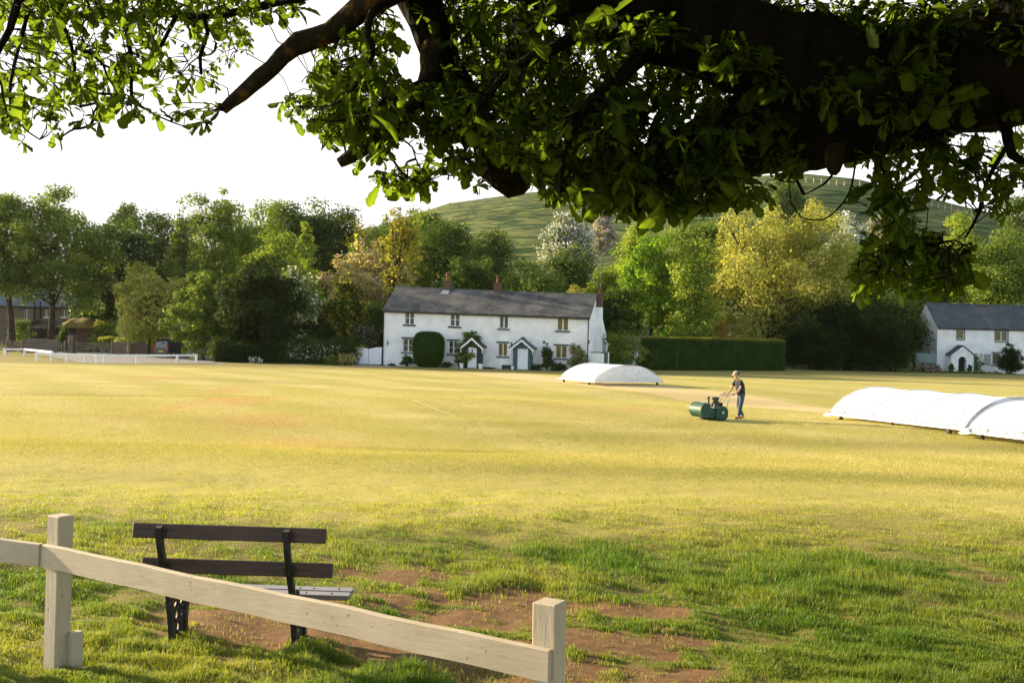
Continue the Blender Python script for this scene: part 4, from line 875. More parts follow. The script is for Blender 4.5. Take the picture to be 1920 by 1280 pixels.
for a, b, c, d, k in rw:
    k = dict(k); gl_ = k.pop('glass', 'olive_glass'); fr = window(rc, a, b, c, d, gl_, sill='sage', lintel='sage', ext=.1, frame=M['pale_door'], **k)
    if c > 3:
        for s in (a-.14, b+.0): q = MB(); q.box(s, s+.14, -.04, .0, c, d); q.build('window_surround', M['sage'], fr)
q = MB(); q.tube([(0, -.18, RE-.1), (RL, -.18, RE-.1)], .06, 8); q.build('gutter', M['black_paint'], rc)
# porch with arched opening
pc = ru(1796.5); dw = .48; q = MB(); zc = 1.45; pe, pa = 2.1, 3.1
arch = [(pc-dw+.02+0, 0)] + [(pc-dw*math.cos(t*PI/10), zc+.5*math.sin(t*PI/10)) for t in range(11)] + [(pc+dw-.02, 0)]
outer = [(pc-1.35, 0), (pc-1.35, pe), (pc-.05, pa), (pc+1.35, pe), (pc+1.35, 0)]
# front face as strips around the opening
def strip_face(y):
    L_ = [(pc-1.35, 0), (pc-1.35, zc), (pc-1.35, pe), (pc-.9, pe+.35), (pc-.45, pe+.7), (pc, pa), (pc+.45, pe+.7), (pc+.9, pe+.35), (pc+1.35, pe), (pc+1.35, zc), (pc+1.35, 0)]
    I_ = [(pc-dw, 0), (pc-dw, zc)] + [(pc-dw*math.cos(t*PI/8), zc+.45*math.sin(t*PI/8)) for t in range(1, 8)] + [(pc+dw, zc), (pc+dw, 0)]
    vs = [(x, y, z) for x, z in L_]+[(x, y, z) for x, z in I_]; n = len(L_)
    q.add(vs, [(i, i+n, i+n+1, i+1) for i in range(n-1)])
    q.add([(x, y, z) for x, z in I_]+[(x, y+.3, z) for x, z in I_], [(i, i+n, i+n+1, i+1) for i in range(n-1)])
strip_face(-1.2); q.box(pc-1.35, pc-1.1, -1.19, -.02, 0, pe); q.box(pc+1.1, pc+1.35, -1.19, -.02, 0, pe)
pp = q.build('porch', M['whitewash'], rc)
q = MB()
for s in (-1, 1):
    q.add([(pc+s*1.5, -1.3, pe-.08), (pc, -1.3, pa+.04), (pc, 0, pa+.04), (pc+s*1.5, 0, pe-.08), (pc+s*1.5, -1.3, pe+.04), (pc, -1.3, pa+.16), (pc, 0, pa+.16), (pc+s*1.5, 0, pe+.04)],
          [(0, 1, 2, 3), (4, 7, 6, 5), (0, 4, 5, 1), (3, 2, 6, 7), (0, 3, 7, 4)])
q.build('porch_roof', M['slate_dark'], pp)
q = MB(); q.lathe([(.26, 0), (.26, .04)], 16, (0, 0, 0), Matrix.Translation((pc, -1.2, 2.55)) @ Matrix.Rotation(PI/2, 4, 'X') @ Matrix.Scale(.6, 4, (0, 1, 0))); q.build('house_plaque', M['pale_door'], pp)
q = MB(); q.box(pc-dw, pc+dw, -.55, -.5, 0, 1.95); q.build('door', M['black_paint'], rc)
q = MB(); q.box(ru(1767), ru(1767)+.55, -.03, 0, 4.55, 4.75); q.build('wall_plaque', M['pale_door'], rc)
for px_ in (1841, 1917):
    x = ru(px_); q = MB(); q.tube([(x, -.02, 2.2), (x, -.25, 2.3), (x, -.28, 2.15)], .02, 6); q.lathe([(.05, -.14), (.09, 0), (.04, .1)], 6, (x, -.28, 2.1)); q.build('wall_lantern', M['black_paint'], rc)
    b = MB(); b.tube([(x+.05, -.02, 1.7), (x+.05, -.3, 1.7), (x-.1, -.32, 1.1)], .012, 5); b.tube([(x+.05, -.3, 1.7), (x+.2, -.32, 1.1)], .012, 5); o = b.build('basket_bracket', M['black_paint'], rc)
    b = MB(); b.lathe([(.02, -.2), (.12, -.16), (.2, -.02), (.2, 0), (.16, -.01)], 12, (x+.05, -.32, 1.1)); bo = b.build('hanging_basket', M['rust_wood'], o)
    r9 = np.random.default_rng(4); n = 260; qv = r9.normal(size=(n, 3))*[.15, .12, .06]+[x+.05, -.32, 1.16]; nn = r9.normal(size=(n, 3)); nn /= np.linalg.norm(nn, axis=1, keepdims=True); V_, F_ = quads(qv, nn, .08, r9); np_mesh('flowers', V_, F_, LEAF['purple'], bo, attrs={'rnd': np.repeat(r9.random(n), 4)})
q = MB()
for i in range(7): x = ru(1848)+i*.13; q.box(x, x+.03, -.06, -.03, .95, 2.25)
for z in (1.0, 1.6, 2.2): q.box(ru(1848)-.03, ru(1848)+.84, -.03, -.01, z, z+.03)
q.build('trellis', M['sage'], rc)
shrub('conical_yew', 'dark cone shaped evergreen before the right cottage window', 1896, 638, 704, 27, 115.5, 'deep', 111, 'topiary', kind='cone', dens=1.5, leaf=.13)
shrub('porch_plant', 'narrow dark plant left of the arched porch door', 1784, 679, 698, 5, 116.2, 'hedge', 112, 'plant')
shrub('porch_plant', 'narrow reddish dark plant right of the arched porch door', 1819, 680, 698, 5, 116.2, 'hedge', 113, 'plant')
shrub('wall_rose', 'pale climbing rose right of the arched porch', 1831, 662, 694, 8, 117.2, 'mid', 114, 'plant', dens=.6, blossom='white')
shrub('verge_grass', 'strip of rough grass under the right cottage', 1800, 695, 701, 120, 115.5, 'mid', 115, 'grass', depth=.1)
# oil tank on its stone base, and the stone heap
tk = empty('oil_tank', (X(1733, 116.5, 680), 116.5, 0), 0, 'green oil tank left of the right hand cottage', 'oil tank')
q = MB(); q.box(-1.25, 1.25, -.5, .5, .95, 2.2, b=.12); q.box(.55, .9, -.2, .2, 2.2, 2.5, b=.04); q.build('tank_shell', M['sage'], tk, True)
for s in (-1, 0, 1): q = MB(); q.box(s-.15, s+.15, -.4, .4, 0, .95); q.build('support', M['stone'], tk)
q = MB(); rr = random.Random(3)
for i in range(26):
    x, z = rr.uniform(-1, 1.3), rr.uniform(.15, .75); s = rr.uniform(.16, .3)
    q.lathe([(s*.5, -s*.6), (s, -s*.2), (s*.9, s*.3), (s*.4, s*.6)], 7, (x, rr.uniform(-.3, .3), z))
o = q.build('stone_wall', M['stone'], None); o.location = (X(1742, 115.5, 690), 115.5, 0); tag(o, 'rough reddish stone wall below the green oil tank', 'stone wall')

# --- stone house at the left
hd = 136.; hx0 = X(-40, hd, 600)
sh = empty('stone_house', (hx0, hd, 0), math.radians(4), 'brown stone house with blue slate roof behind the chestnut trunks', 'house')
sl = X(167, hd, 600)-hx0; se = Z(100, 574, hd); sr_ = Z(70, 528, hd+3.5)
def su(px): return X(px, hd, 600)-hx0
sw = [(su(42), su(52), Z(47, 600, hd), Z(47, 580, hd)), (su(80), su(86), Z(83, 594, hd), Z(83, 580, hd)), (su(111), su(120), Z(115, 594, hd), Z(115, 580, hd))]
q = MB(); wall_holes(q, 0, sl, -.3, se, sw, 0, .3); q.add([(0, 8, -.3), (sl, 8, -.3), (sl, 8, se), (0, 8, se)], [(3, 2, 1, 0)]); q.add([(0, 0, -.3), (0, 8, -.3), (0, 8, se), (0, 0, se)], [(3, 2, 1, 0)]); q.add([(sl, 0, -.3), (sl, 8, -.3), (sl, 8, se), (sl, 0, se)], [(0, 1, 2, 3)])
q.build('wall', M['stone'], sh)
q = MB(); q.box(.1, sl-.1, .34, .4, 0, se-.1); q.build('room_shadow', M['shade_fill'], sh)
q = MB(); xr = su(82)
q.add([(-.2, -.25, se-.1), (sl+.25, -.25, se-.1), (xr+1.5, 3.8, sr_), (0, 3.8, sr_), (sl+.25, 8.2, se-.1), (-.2, 8.2, se-.1), (-.2, -.25, se-.22), (sl+.25, -.25, se-.22), (sl+.25, 8.2, se-.22), (-.2, 8.2, se-.22)],
      [(0, 1, 2, 3), (1, 4, 2), (4, 5, 3, 2), (5, 0, 3), (0, 6, 7, 1), (1, 7, 8, 4), (6, 9, 8, 7)])
hr = q.build('roof', M['slate_blue'], sh)
q = MB(); q.tube([(0, 3.8, sr_+.05), (xr+1.5, 3.8, sr_+.05)], .12, 6); q.build('ridge_tiles', M['terracotta'], hr)
chimney(hr, su(132), 2.2, se+.5, Z(132, 541, hd+2), Z(132, 529, hd+2), 1.0, .8, 'stone', 1, .22, potm='rust_wood')
for a, b, c, d in sw: window(sh, a, b, c, d, sill='white_paint', lintel=None, bars=1)
q = MB(); q.box(su(149), su(155), -.06, -.01, Z(152, 596, hd), Z(152, 582, hd)); q.build('narrow_window', M['black_paint'], sh)
q = MB(); q.box(su(148), su(156), -.08, -.01, Z(152, 582, hd), Z(152, 580, hd)+.1); q.build('lintel', M['white_paint'], sh)
for px_ in (61, 72): q = MB(); q.tube([(su(px_), -.12, se-2.2), (su(px_), -.12, se+.6)], .09, 6); q.build('soil_pipe', M['black_paint'], sh)
q = MB(); q.tube([(0, -.3, se-.15), (sl+.2, -.3, se-.15)], .08, 6); q.build('gutter', M['black_paint'], sh)
# mossy roofed shed
md = 124.; mx0 = X(102, md); mx1 = X(177, md); ml = mx1-mx0; ms = empty('mossy_shed', (mx0, md, 0), 0, 'low dark shed with thick golden moss roof between chestnut trunk and saplings', 'shed')
mz = Z(140, 613, md)
q = MB(); q.box(.1, ml-.1, 0, 4, 0, mz); q.build('wall', M['dark_timber'], ms)
q = MB(); q.box(ml*.52, ml*.98, -.06, -.01, .1, mz-.1); q.build('brick_panel', M['brick'], ms)
q = MB(); q.box(.9, ml*.42, -.05, -.01, .4, mz-.5); q.build('window', M['dark_glass'], ms)
r = np.random.default_rng(9); nxs, nys = 26, 12; vs = []
for j in range(nys+1):
    for i in range(nxs+1):
        u, v = i/nxs, j/nys; hgt = min(1, min(u, 1-u)*3.4)**.7*min(1, v*2.0 if v < .5 else (1-v)*2)**.8
        vs.append((-.35+(ml+.7)*u, -.5+5*v, mz-.12+1.3*hgt+.09*float(sn(u*ml, v*5, .6, 1))*(hgt > .05)))
fs = [(j*(nxs+1)+i, j*(nxs+1)+i+1, (j+1)*(nxs+1)+i+1, (j+1)*(nxs+1)+i) for j in range(nys) for i in range(nxs)]
q = MB(); q.add(vs, fs); q.build('roof', M['moss_roof'], ms, True)
q = MB(); q.box(-.3, ml+.3, -.45, 4.4, mz-.2, mz-.13); q.build('eaves', M['dark_timber'], ms)
# dark open shelter left of the trunk
dd = 123.; o = empty('open_shelter', (X(30, dd), dd, 0), 0, 'dark timber open fronted shelter between the two chestnut trunks', 'shelter'); ol = X(92, dd)-X(30, dd)
q = MB(); z1 = Z(30, 612, dd); z2 = Z(75, 598, dd)
q.add([(-.3, -.4, z1), (ol*.72, -.4, z2), (ol+.2, -.4, z1+.2), (-.3, 4, z1), (ol*.72, 4, z2), (ol+.2, 4, z1+.2)], [(0, 1, 4, 3), (1, 2, 5, 4)])
q.add([(-.3, -.4, z1-.15), (ol*.72, -.4, z2-.15), (ol+.2, -.4, z1+.05), (-.3, -.4, z1), (ol*.72, -.4, z2), (ol+.2, -.4, z1+.2)], [(0, 1, 4, 3), (1, 2, 5, 4)]); q.build('roof', M['slate_dark'], o)
q = MB(); q.box(0, ol, 3.5, 3.7, 0, z1-.2); q.build('wall', M['dark_timber'], o)
for x in (0, ol*.25, ol*.5, ol*.75, ol-.15): q = MB(); q.box(x, x+.15, -.1, .05, 0, z1-.1); q.build('post', M['dark_timber'], o)
q = MB(); q.box(-1.3, 1.3, -.3, .3, .72, .78); q.box(-1.1, -1, -.2, .2, 0, .72); q.box(1, 1.1, -.2, .2, 0, .72); t_ = q.build('garden_table', M['white_paint']); t_.location = (X(43, 121), 121, 0); tag(t_, 'white garden table before the dark open shelter', 'table')
q = MB(); q.prism([(0, 1.3), (2.6, 1.3), (0, 2.7)], 0, .1); q.box(0, 2.6, .1, 2, 0, 1.3); t_ = q.build('white_lean_to', M['white_paint']); t_.location = (X(177, 126), 126, 0); tag(t_, 'white sloping lean to at the right end of the mossy shed', 'lean-to')

# stone walls and wooden gates of the village lane
def stone_run(label, px0, px1, d0, d1, h, m='stone', seed=1):
    a = Vector((X(px0, d0), d0, 0)); b = Vector((X(px1, d1), d1, 0)); L = (b-a).length; rr = random.Random(seed); q = MB(); n = max(4, int(L/.5))
    top = [(L*i/n, h+rr.uniform(-.07, .07)) for i in range(n+1)]
    q.prism([(0, 0), (L, 0)]+top[::-1], 0, .45); 
    for i in range(n): x = L*i/n; q.box(x+.02, x+L/n-.03, .02, .42, h-.05, h+.12+rr.uniform(-.04, .05), b=.03)
    o = q.build('stone_wall', M[m]); o.location = a; o.rotation_euler = (0, 0, math.atan2(b.y-a.y, b.x-a.x)); tag(o, label, 'stone wall')
stone_run('low mossy stone wall between the left gate and the small wicket gate', 43, 105, 113, 113, 1.45)
stone_run('short stone wall between wicket gate and wide farm gate', 126, 141, 113, 113, 1.5, seed=2)
stone_run('low brick coped wall left of the parked van', 246, 291, 112, 112, 1.35, 'stone', 3)
stone_run('dark hedge bank wall right of the wide farm gate', 212, 243, 114, 113, 1.3, seed=4)
def farm_gate(label, px0, px1, d, h=1.25, bars=5):
    a = Vector((X(px0, d), d, 0)); L = X(px1, d)-a.x; o = empty('farm_gate', a, 0, label, 'gate')
    q = MB()
    for i in range(bars): z = .18+(h-.25)*(i/(bars-1))**.85; q.box(.08, L-.08, 0, .04, z, z+.09)
    q.box(.05, .14, -.01, .05, .1, h+.08); q.box(L-.14, L-.05, -.01, .05, .1, h+.05); q.box(L/2-.04, L/2+.04, -.03, -.001, .15, h)
    q.build('gate_frame', M['grey_wood'], o)
    q = MB(); q.beam((.1, -.03, .25), (L/2, -.03, h-.05), .03, .08); q.beam((L-.1, -.03, .25), (L/2, -.03, h-.05), .03, .08)
    if L > 3: q.beam((.1, -.06, h-.05), (L*.3, -.06, .25), .03, .08); q.beam((L-.1, -.06, h-.05), (L*.7, -.06, .25), .03, .08)
    q.build('brace', M['grey_wood'], o)
    for x in (-.1, L+.02): q = MB(); q.box(x-.08, x+.08, -.08, .12, 0, h+.25, b=.02); q.build('gate_post', M['grey_wood'], o)
farm_gate('wooden farm gate at the left edge', -6, 14, 112.8); farm_gate('second wooden farm gate from the left edge', 17, 40, 112.8); farm_gate('small wooden wicket gate beside the mossy wall', 108, 122, 112.8); farm_gate('wide wooden farm gate with crossed braces', 144, 210, 112.8)
q = MB(); q.box(-.18, .18, -.18, .18, 0, 1.75, b=.03); o = q.build('wooden_post', M['grey_wood']); o.location = (X(243, 111.5), 111.5, 0); tag(o, 'thick weathered wooden post at the left end of the brick coped wall', 'post')
q = MB(); q.box(-.3, .3, -.3, .3, 0, 2.1, b=.04); o = q.build('stone_pillar', M['stone']); o.location = (X(134, 112.6), 112.6, 0); tag(o, 'tall dark stone pillar right of the small wicket gate', 'pillar')

# low white rails along the lawn
def rail_fence(label, pts, posts, h=.68):
    P3 = [GP(x, y, 0) for x, y in pts]; root = empty('white_rail_fence', P3[0], 0, label, 'fence', 'low white rails round the driveway'); o0 = P3[0]
    for i in range(len(P3)-1):
        q = MB(); a, b = P3[i]-o0, P3[i+1]-o0; q.beam(a+Vector((0, -.05, h)), b+Vector((0, -.05, h)), .06, .17); q.build('rail', M['white_rail'], root)
    for x, y in posts:
        p_ = GP(x, y, 0)-o0; q = MB(); q.box(p_.x-.09, p_.x+.09, p_.y, p_.y+.16, -.1, h+.09, b=.015); q.build('post', M['white_rail'], root)
rail_fence('low white rail fence at the far left edge', [(6, 667.5), (46, 667.5), (98, 674)], [(9, 667.5), (45.5, 667.5), (97, 674)])
rail_fence('low white rail fence before the wicket gate, overlapping the left one', [(66, 677), (97, 678), (184, 681)], [(68, 677), (96, 677.5), (124, 679), (160, 680), (181, 681)])
rail_fence('low white rail fence passing before the parked van', [(177, 681), (256, 681), (332, 680.5), (369, 679.5)], [(195, 681), (256, 681), (331.5, 680.5), (367.5, 679.5)])

# parked van
M['van_paint'] = mat('van_paint', (.02, .026, .03), (.026, .032, .035), 3, .3, spec=.6, metal=.2)
M['red_lamp'] = mat('red_lamp', (.45, .03, .02), rough=.3); M['plate'] = mat('plate', (.75, .5, .03), rough=.5)
vd = 106.; van = empty('parked_van', (X(302, vd), vd, 0), math.radians(-24), 'dark grey van seen from behind, parked under the rounded tree', 'van')
q = MB(); w = .95
prof = [(0, .35), (0, 1.0), (.12, 1.75), (.35, 1.95), (3.6, 1.98), (4.2, 1.3), (4.95, 1.05), (5.05, .4)]   # length along y
nA = len(prof); vs = []
for s in (-1, 1):
    for yy, zz in prof: vs.append((s*(w-(.1 if zz > 1.5 else 0)), yy, zz))
q.add(vs, [tuple(range(nA)), tuple(range(nA, 2*nA))[::-1]]+[(i, i+nA, (i+1) % nA+nA, (i+1) % nA) for i in range(nA)])
vb = q.build('body', M['van_paint'], van)
b_ = vb.modifiers.new('bevel', 'BEVEL'); b_.width = .07; b_.segments = 3
q = MB(); q.add([(-.75, -.012+.05, 1.08), (.75, .038, 1.08), (.7, .13, 1.72), (-.7, .13, 1.72), (-.75, .06, 1.08), (.75, .06, 1.08), (.7, .16, 1.72), (-.7, .16, 1.72)], [(0, 1, 2, 3), (0, 4, 5, 1), (3, 2, 6, 7), (0, 3, 7, 4), (1, 5, 6, 2)]); 
for v in range(len(q.v)): x, y, z = q.v[v]; q.v[v] = (x, y-.05, z)
q.build('rear_window', M['dark_glass'], van)
for s in (-1, 1):
    q = MB(); q.box(s*.9-.07, s*.9+.07, -.04, .12, .75, 1.35, b=.02); q.build('tail_lamp', M['red_lamp'], van)
    for yy in (.85, 4.0):
        wh = MB(); Mx = Matrix.Translation((s*.86, yy, .33)) @ Matrix.Rotation(PI/2, 4, 'Y'); wh.lathe([(.2, -.1), (.31, -.1), (.33, -.05), (.33, .05), (.31, .1), (.2, .1)], 20, M=Mx); wo = wh.build('wheel', M['rubber'], van, True)
        wh = MB(); wh.lathe([(.19, -.108), (.19, .108)], 12, M=Mx); wh.build('rim', M['steel'], wo)
    q = MB(); q.box(s*1.06-.1, s*1.06+.1, 3.5, 3.62, 1.15, 1.4, b=.03); q.build('wing_mirror', M['black_paint'], van)
    q = MB(); q.box(s*.965-.008, s*.965+.008, 3.0, 3.9, 1.1, 1.5); q.build('side_window', M['dark_glass'], van)
q = MB(); q.box(-.27, .27, -.04, 0, .55, .68); q.build('number_plate', M['plate'], van)
q = MB(); q.box(-.95, .95, -.1, .1, .3, .52, b=.03); q.build('bumper', M['black_paint'], van)
q = MB()
for s in (-1, 1): q.tube([(s*.75, .4, 2.03), (s*.75, 3.4, 2.05)], .03, 6)
for yy in (.6, 2, 3.2): q.tube([(-.78, yy, 2.08), (.78, yy, 2.08)], .03, 6)
q.build('roof_rack', M['white_paint'], van)

# hill fences
def hill_fence(label, pts, n):
    P0 = None; wire = []; root = None
    for i in range(n):
        t = i/(n-1)*(len(pts)-1); k = min(int(t), len(pts)-2); f = t-k
        px = pts[k][0]*(1-f)+pts[k+1][0]*f; d = pts[k][1]*(1-f)+pts[k+1][1]*f; x = (px-960)/F*d; z = float(hill_z(x, d)); p_ = Vector((x, d, z))
        if root is None: P0 = p_; root = empty('hill_fence', P0, 0, label, 'fence')
        q = MB(); hh = 1.3 if i % 4 else 1.75; q.box(-.1, .1, -.1, .1, -.2, hh); o = q.build('post', M['pale_post'], root); o.location = p_-P0; wire.append(p_-P0)
    q = MB()
    for hz in (.5, .85, 1.15): q.tube([w_+Vector((0, 0, hz)) for w_ in wire], .014, 4)
    q.build('wire', M['steel'], root)
M['pale_post'] = mat('pale_post', (.42, .33, .2), (.3, .24, .15), 4, .9)
hill_fence('post and wire fence running down the hill crest at the right', [(1490, 258), (1600, 256), (1720, 255), (1815, 256)], 24)
hill_fence('post and wire fence on the left shoulder of the hill', [(838, 268), (930, 266), (1010, 266)], 12)

# ------------------------------------------------------------------ pitch covers
M['tarp'] = None
def tarp_mat():
    m, N, L, p = nodes('white_tarpaulin'); p.inputs['Base Color'].default_value = (.86, .86, .87, 1); p.inputs['Roughness'].default_value = .5
    tc = N.new('ShaderNodeTexCoord'); n = N.new('ShaderNodeTexNoise'); n.inputs['Scale'].default_value = 1.6; n.inputs['Detail'].default_value = 4; n.inputs['Distortion'].default_value = 1.2; L.new(tc.outputs['Object'], n.inputs[0])
    b = N.new('ShaderNodeBump'); b.inputs['Strength'].default_value = .5; b.inputs['Distance'].default_value = .06; L.new(n.outputs[0], b.inputs['Height']); L.new(b.outputs[0], p.inputs['Normal'])
    n2 = N.new('ShaderNodeTexNoise'); n2.inputs['Scale'].default_value = 5; n2.inputs['Detail'].default_value = 7; L.new(tc.outputs['Object'], n2.inputs[0])
    cr = N.new('ShaderNodeValToRGB'); cr.color_ramp.elements[0].position = .3; cr.color_ramp.elements[0].color = (.55, .55, .53, 1); cr.color_ramp.elements[1].position = .5; cr.color_ramp.elements[1].color = (.74, .74, .75, 1); L.new(n2.outputs[0], cr.inputs[0]); L.new(cr.outputs[0], p.inputs['Base Color'])
    t = N.new('ShaderNodeBsdfTranslucent'); t.inputs[0].default_value = (.85, .85, .85, 1); ms = N.new('ShaderNodeMixShader'); ms.inputs[0].default_value = .15
    L.new(p.outputs[0], ms.inputs[1]); L.new(t.outputs[0], ms.inputs[2]); L.new(ms.outputs[0], N['Material Output'].inputs[0]); return m
M['tarp'] = tarp_mat(); M['rope'] = mat('rope', (.03, .1, .1), (.06, .16, .14), 10, .8); M['white_rope'] = mat('white_rope', (.5, .6, .55), rough=.8)
CW = 4.85
def cover(corner, length, label, bays=3, h=.98, seed=1):
    """corner: near left corner of the frame; x = across, y = along (away)"""
    ang = math.atan2(UX.y, UX.x); root = empty('pitch_cover', (corner.x, corner.y, float(ground_z(corner.x, corner.y))), ang, label, 'pitch cover', 'wheeled white pitch covers')
    zb = .24; nx_, ny_ = 36, bays*10; vs = []; rr = random.Random(seed)
    def arch(u): return zb+.03 + h*(1-abs(2*u-1)**2.25)**.82
    for j in range(ny_+1):
        v = j/ny_; ph = (v*bays) % 1; sag = .035*math.sin(PI*ph)
        for i in range(nx_+1):
            u = i/nx_; z = arch(u)-sag*math.sin(PI*u)**.5*(1+.5*math.sin(u*9+seed))
            vs.append((u*CW, v*length, z))
    fs = [(j*(nx_+1)+i, j*(nx_+1)+i+1, (j+1)*(nx_+1)+i+1, (j+1)*(nx_+1)+i) for j in range(ny_) for i in range(nx_)]
    q = MB(); q.add(vs, fs); sheet = q.build('tarpaulin', M['tarp'], root, True)
    # closed ends, slightly slack
    for j, y in ((0, -.015), (1, length+.015)):
        q = MB(); vs = []
        for i in range(nx_+1):
            u = i/nx_; zt = arch(u)-.01
            for k in range(5): vs.append((u*CW, y+(.05 if j else -.05)*math.sin(PI*k/4)*math.sin(PI*u), zb-.06*math.sin(PI*u*3)**2+(zt-zb)*k/4))
        fs = [(i*5+k, (i+1)*5+k, (i+1)*5+k+1, i*5+k+1) for i in range(nx_) for k in range(4)]
        q.add(vs, fs); q.build('end_sheet', M['tarp'], root, True)
    q = MB()
    for x in (0, CW): q.box(x-.035, x+.035, -.2, length+.2, zb-.05, zb+.025)
    for i in range(bays+1): y = length*i/bays; q.box(.04, CW-.04, y-.02, y+.02, zb-.045, zb+.015)
    q.build('frame', M['white_paint'], root)
    q = MB()
    for i in range(bays+1):
        y = length*i/bays; q.tube([(u*CW, y, arch(u)-.015+.022) for u in [k/24 for k in range(25)]], .02, 6)
    q.build('hoop', M['tarp'], root, True)
    for x in (.0, CW):
        for y in (.55, length-.55) if length < 5.5 else (.6, length*.5, length-.6):
            q = MB(); q.lathe([(.03, -.035), (.085, -.04), (.09, 0), (.085, .04), (.03, .035)], 14, M=Matrix.Translation((x, y, .09)) @ Matrix.Rotation(PI/2, 4, 'Y')); w_ = q.build('wheel', M['rubber'], root, True)
            q = MB(); q.box(x-.03, x+.03, y-.03, y+.03, .17, zb-.05); q.box(x-.06, x-.048, y-.02, y+.02, .1, zb-.03); q.build('bracket', M['rust_wood'], w_)
    for x, s in ((0, -1), (CW, 1)):      # zigzag lacing on the long sides
        q = MB(); n = int(length/.16); pts = [(x+s*.012+(-s*.12 if k % 2 else s*.04), length*k/n, zb+(.22 if k % 2 else .04)) for k in range(n+1)]
        q.tube(pts, .013, 5); q.build('lacing', M['rope'], root)
    q = MB(); pts = [(-.02, length+.18, zb)] + [(-.1-.28*math.sin(t*PI/8)+t*.02, length+.25-t*.13, zb-.03-.1*math.sin(t*PI/8)+t*.02) for t in range(1, 9)]; q.tube(pts, .018, 6); q.build('tow_rope', M['white_rope'], root, True)
    q = MB(); q.tube([(0, -.15, zb), (-.12, -.35, zb-.08), (.1, -.5, zb-.05), (.3, -.3, zb)], .018, 6); q.tube([(0, .0, zb+.02), (.5, .5, zb+.5)], .012, 5); q.build('corner_rope', M['rope'], root, True)
    return root
cover(Vector((4.98, 60.2, 0)), 4.5, 'smaller white arched pitch cover on wheels before the cottage', 3, .96, 1)
c2 = Vector((14.62, 32.05, 0)); cover(c2, 6.2, 'long white pitch cover at the right, the farther of the two joined end to end', 3, .98, 2)
cover(c2-VX*6.05+UX*.02, 5.98, 'nearest white pitch cover, cut off by the right edge', 3, .98, 3)

# ------------------------------------------------------------------ skinned figures
def skin(name, verts, edges, rad, m, parent, sub=2, root=0):
    me = bpy.data.meshes.new(name); me.from_pydata([tuple(v) for v in verts], edges, []); me.materials.append(m); me.update()
    o = bpy.data.objects.new(name, me); COL.objects.link(o); o.parent = parent
    mod = o.modifiers.new('skin', 'SKIN'); mod.use_smooth_shade = True; mod.branch_smoothing = .4
    lay = me.skin_vertices[0] if len(me.skin_vertices) else None
    if lay is None:
        bpy.context.view_layer.objects.active = o; o.select_set(True); bpy.ops.mesh.customdata_skin_add(); o.select_set(False); lay = me.skin_vertices[0]
    for i, r_ in enumerate(rad):
        lay.data[i].radius = (r_, r_) if not isinstance(r_, tuple) else r_; lay.data[i].use_root = (i == root)
    if sub: s = o.modifiers.new('sub', 'SUBSURF'); s.levels = sub; s.render_levels = sub
    return o
M['skin'] = mat('skin', (.5, .27, .18), (.42, .22, .15), 20, .55); M['shirt'] = mat('navy_shirt', (.006, .009, .014), (.013, .017, .024), 9, .85, .4, 25)
M['jeans'] = mat('blue_jeans', (.03, .055, .075), (.055, .09, .115), 7, .9, .4, 30); M['boot'] = mat('tan_boot', (.35, .16, .06), (.22, .1, .045), 9, .7)
M['cap'] = mat('khaki_cap', (.3, .24, .17), (.24, .19, .13), 12, .85); M['hair'] = mat('dark_hair', (.03, .02, .015), (.05, .035, .02), 30, .8, .8, 60)
pd_ = 36.4; ppos = Vector((X(1389, pd_, 790), pd_, 0)); ppos.z = float(ground_z(ppos.x, ppos.y)); pang = math.atan2(-UX.y, -UX.x)
man = empty('person', ppos, pang, 'man in dark polo shirt, jeans and cap pushing the green mower', 'person')
# x forward, y left, z up
bv = []; be = []; br = []
def V_(p, r_, par=None):
    bv.append(p); br.append(r_); i = len(bv)-1
    if par is not None: be.append((par, i))
    return i
pel = V_((0, 0, .93), .10); bel = V_((.05, 0, 1.08), .09, pel); che = V_((.11, 0, 1.27), .10, bel); nk0 = V_((.16, 0, 1.43), .07, che); nk = V_((.205, 0, 1.5), .055, nk0)
hd0 = V_((.235, 0, 1.56), .072, nk); hd1 = V_((.255, 0, 1.63), .094, hd0); hd2 = V_((.255, 0, 1.70), .085, hd1)
nose = V_((.352, 0, 1.605), .012, hd1); chin = V_((.32, 0, 1.545), .028, hd0)
for s in (-1, 1):
    shd = V_((.14, s*.17, 1.40), .05, che); el = V_((.24, s*.245, 1.15), .042, shd); fore = V_((.34, s*.22, 1.02), .038, el); wr = V_((.43, s*.19, .945), .026, fore); pm = V_((.475, s*.18, .925), .03, wr); kn_ = V_((.515, s*.175, .925), .03, pm)
    for f in range(4):
        yy = s*(.145+.02*f); a = V_((.545, yy, .93), .011, kn_); b = V_((.572, yy, .91), .010, a); c = V_((.57, yy, .885), .009, b); V_((.55, yy, .88), .008, c)
    t1 = V_((.49, s*.125, .93), .012, pm); V_((.525, s*.115, .905), .01, t1)
    ear = V_((.25, s*.095, 1.62), .016, hd1)
    hp_ = V_((0, s*.09, .88), .075, pel)
    if s > 0: kne, ank, heel, toe = (.10, .1, .5), (.17, .1, .1), (.15, .1, .05), (.33, .1, .04)
    else: kne, ank, heel, toe = (.05, -.1, .49), (-.16, -.1, .12), (-.20, -.1, .06), (-.03, -.1, .04)
    k_ = V_(kne, .06, hp_); a_ = V_(ank, .042, k_); V_(heel, .035, a_); V_(toe, .035, a_)
skin('body', bv, be, br, M['skin'], man, 2, pel)
sv = [(-.01, 0, .80), (.04, 0, 1.06), (.105, 0, 1.27), (.155, 0, 1.41)]; se_ = [(0, 1), (1, 2), (2, 3)]; sr2 = [.185, .18, .195, .125]
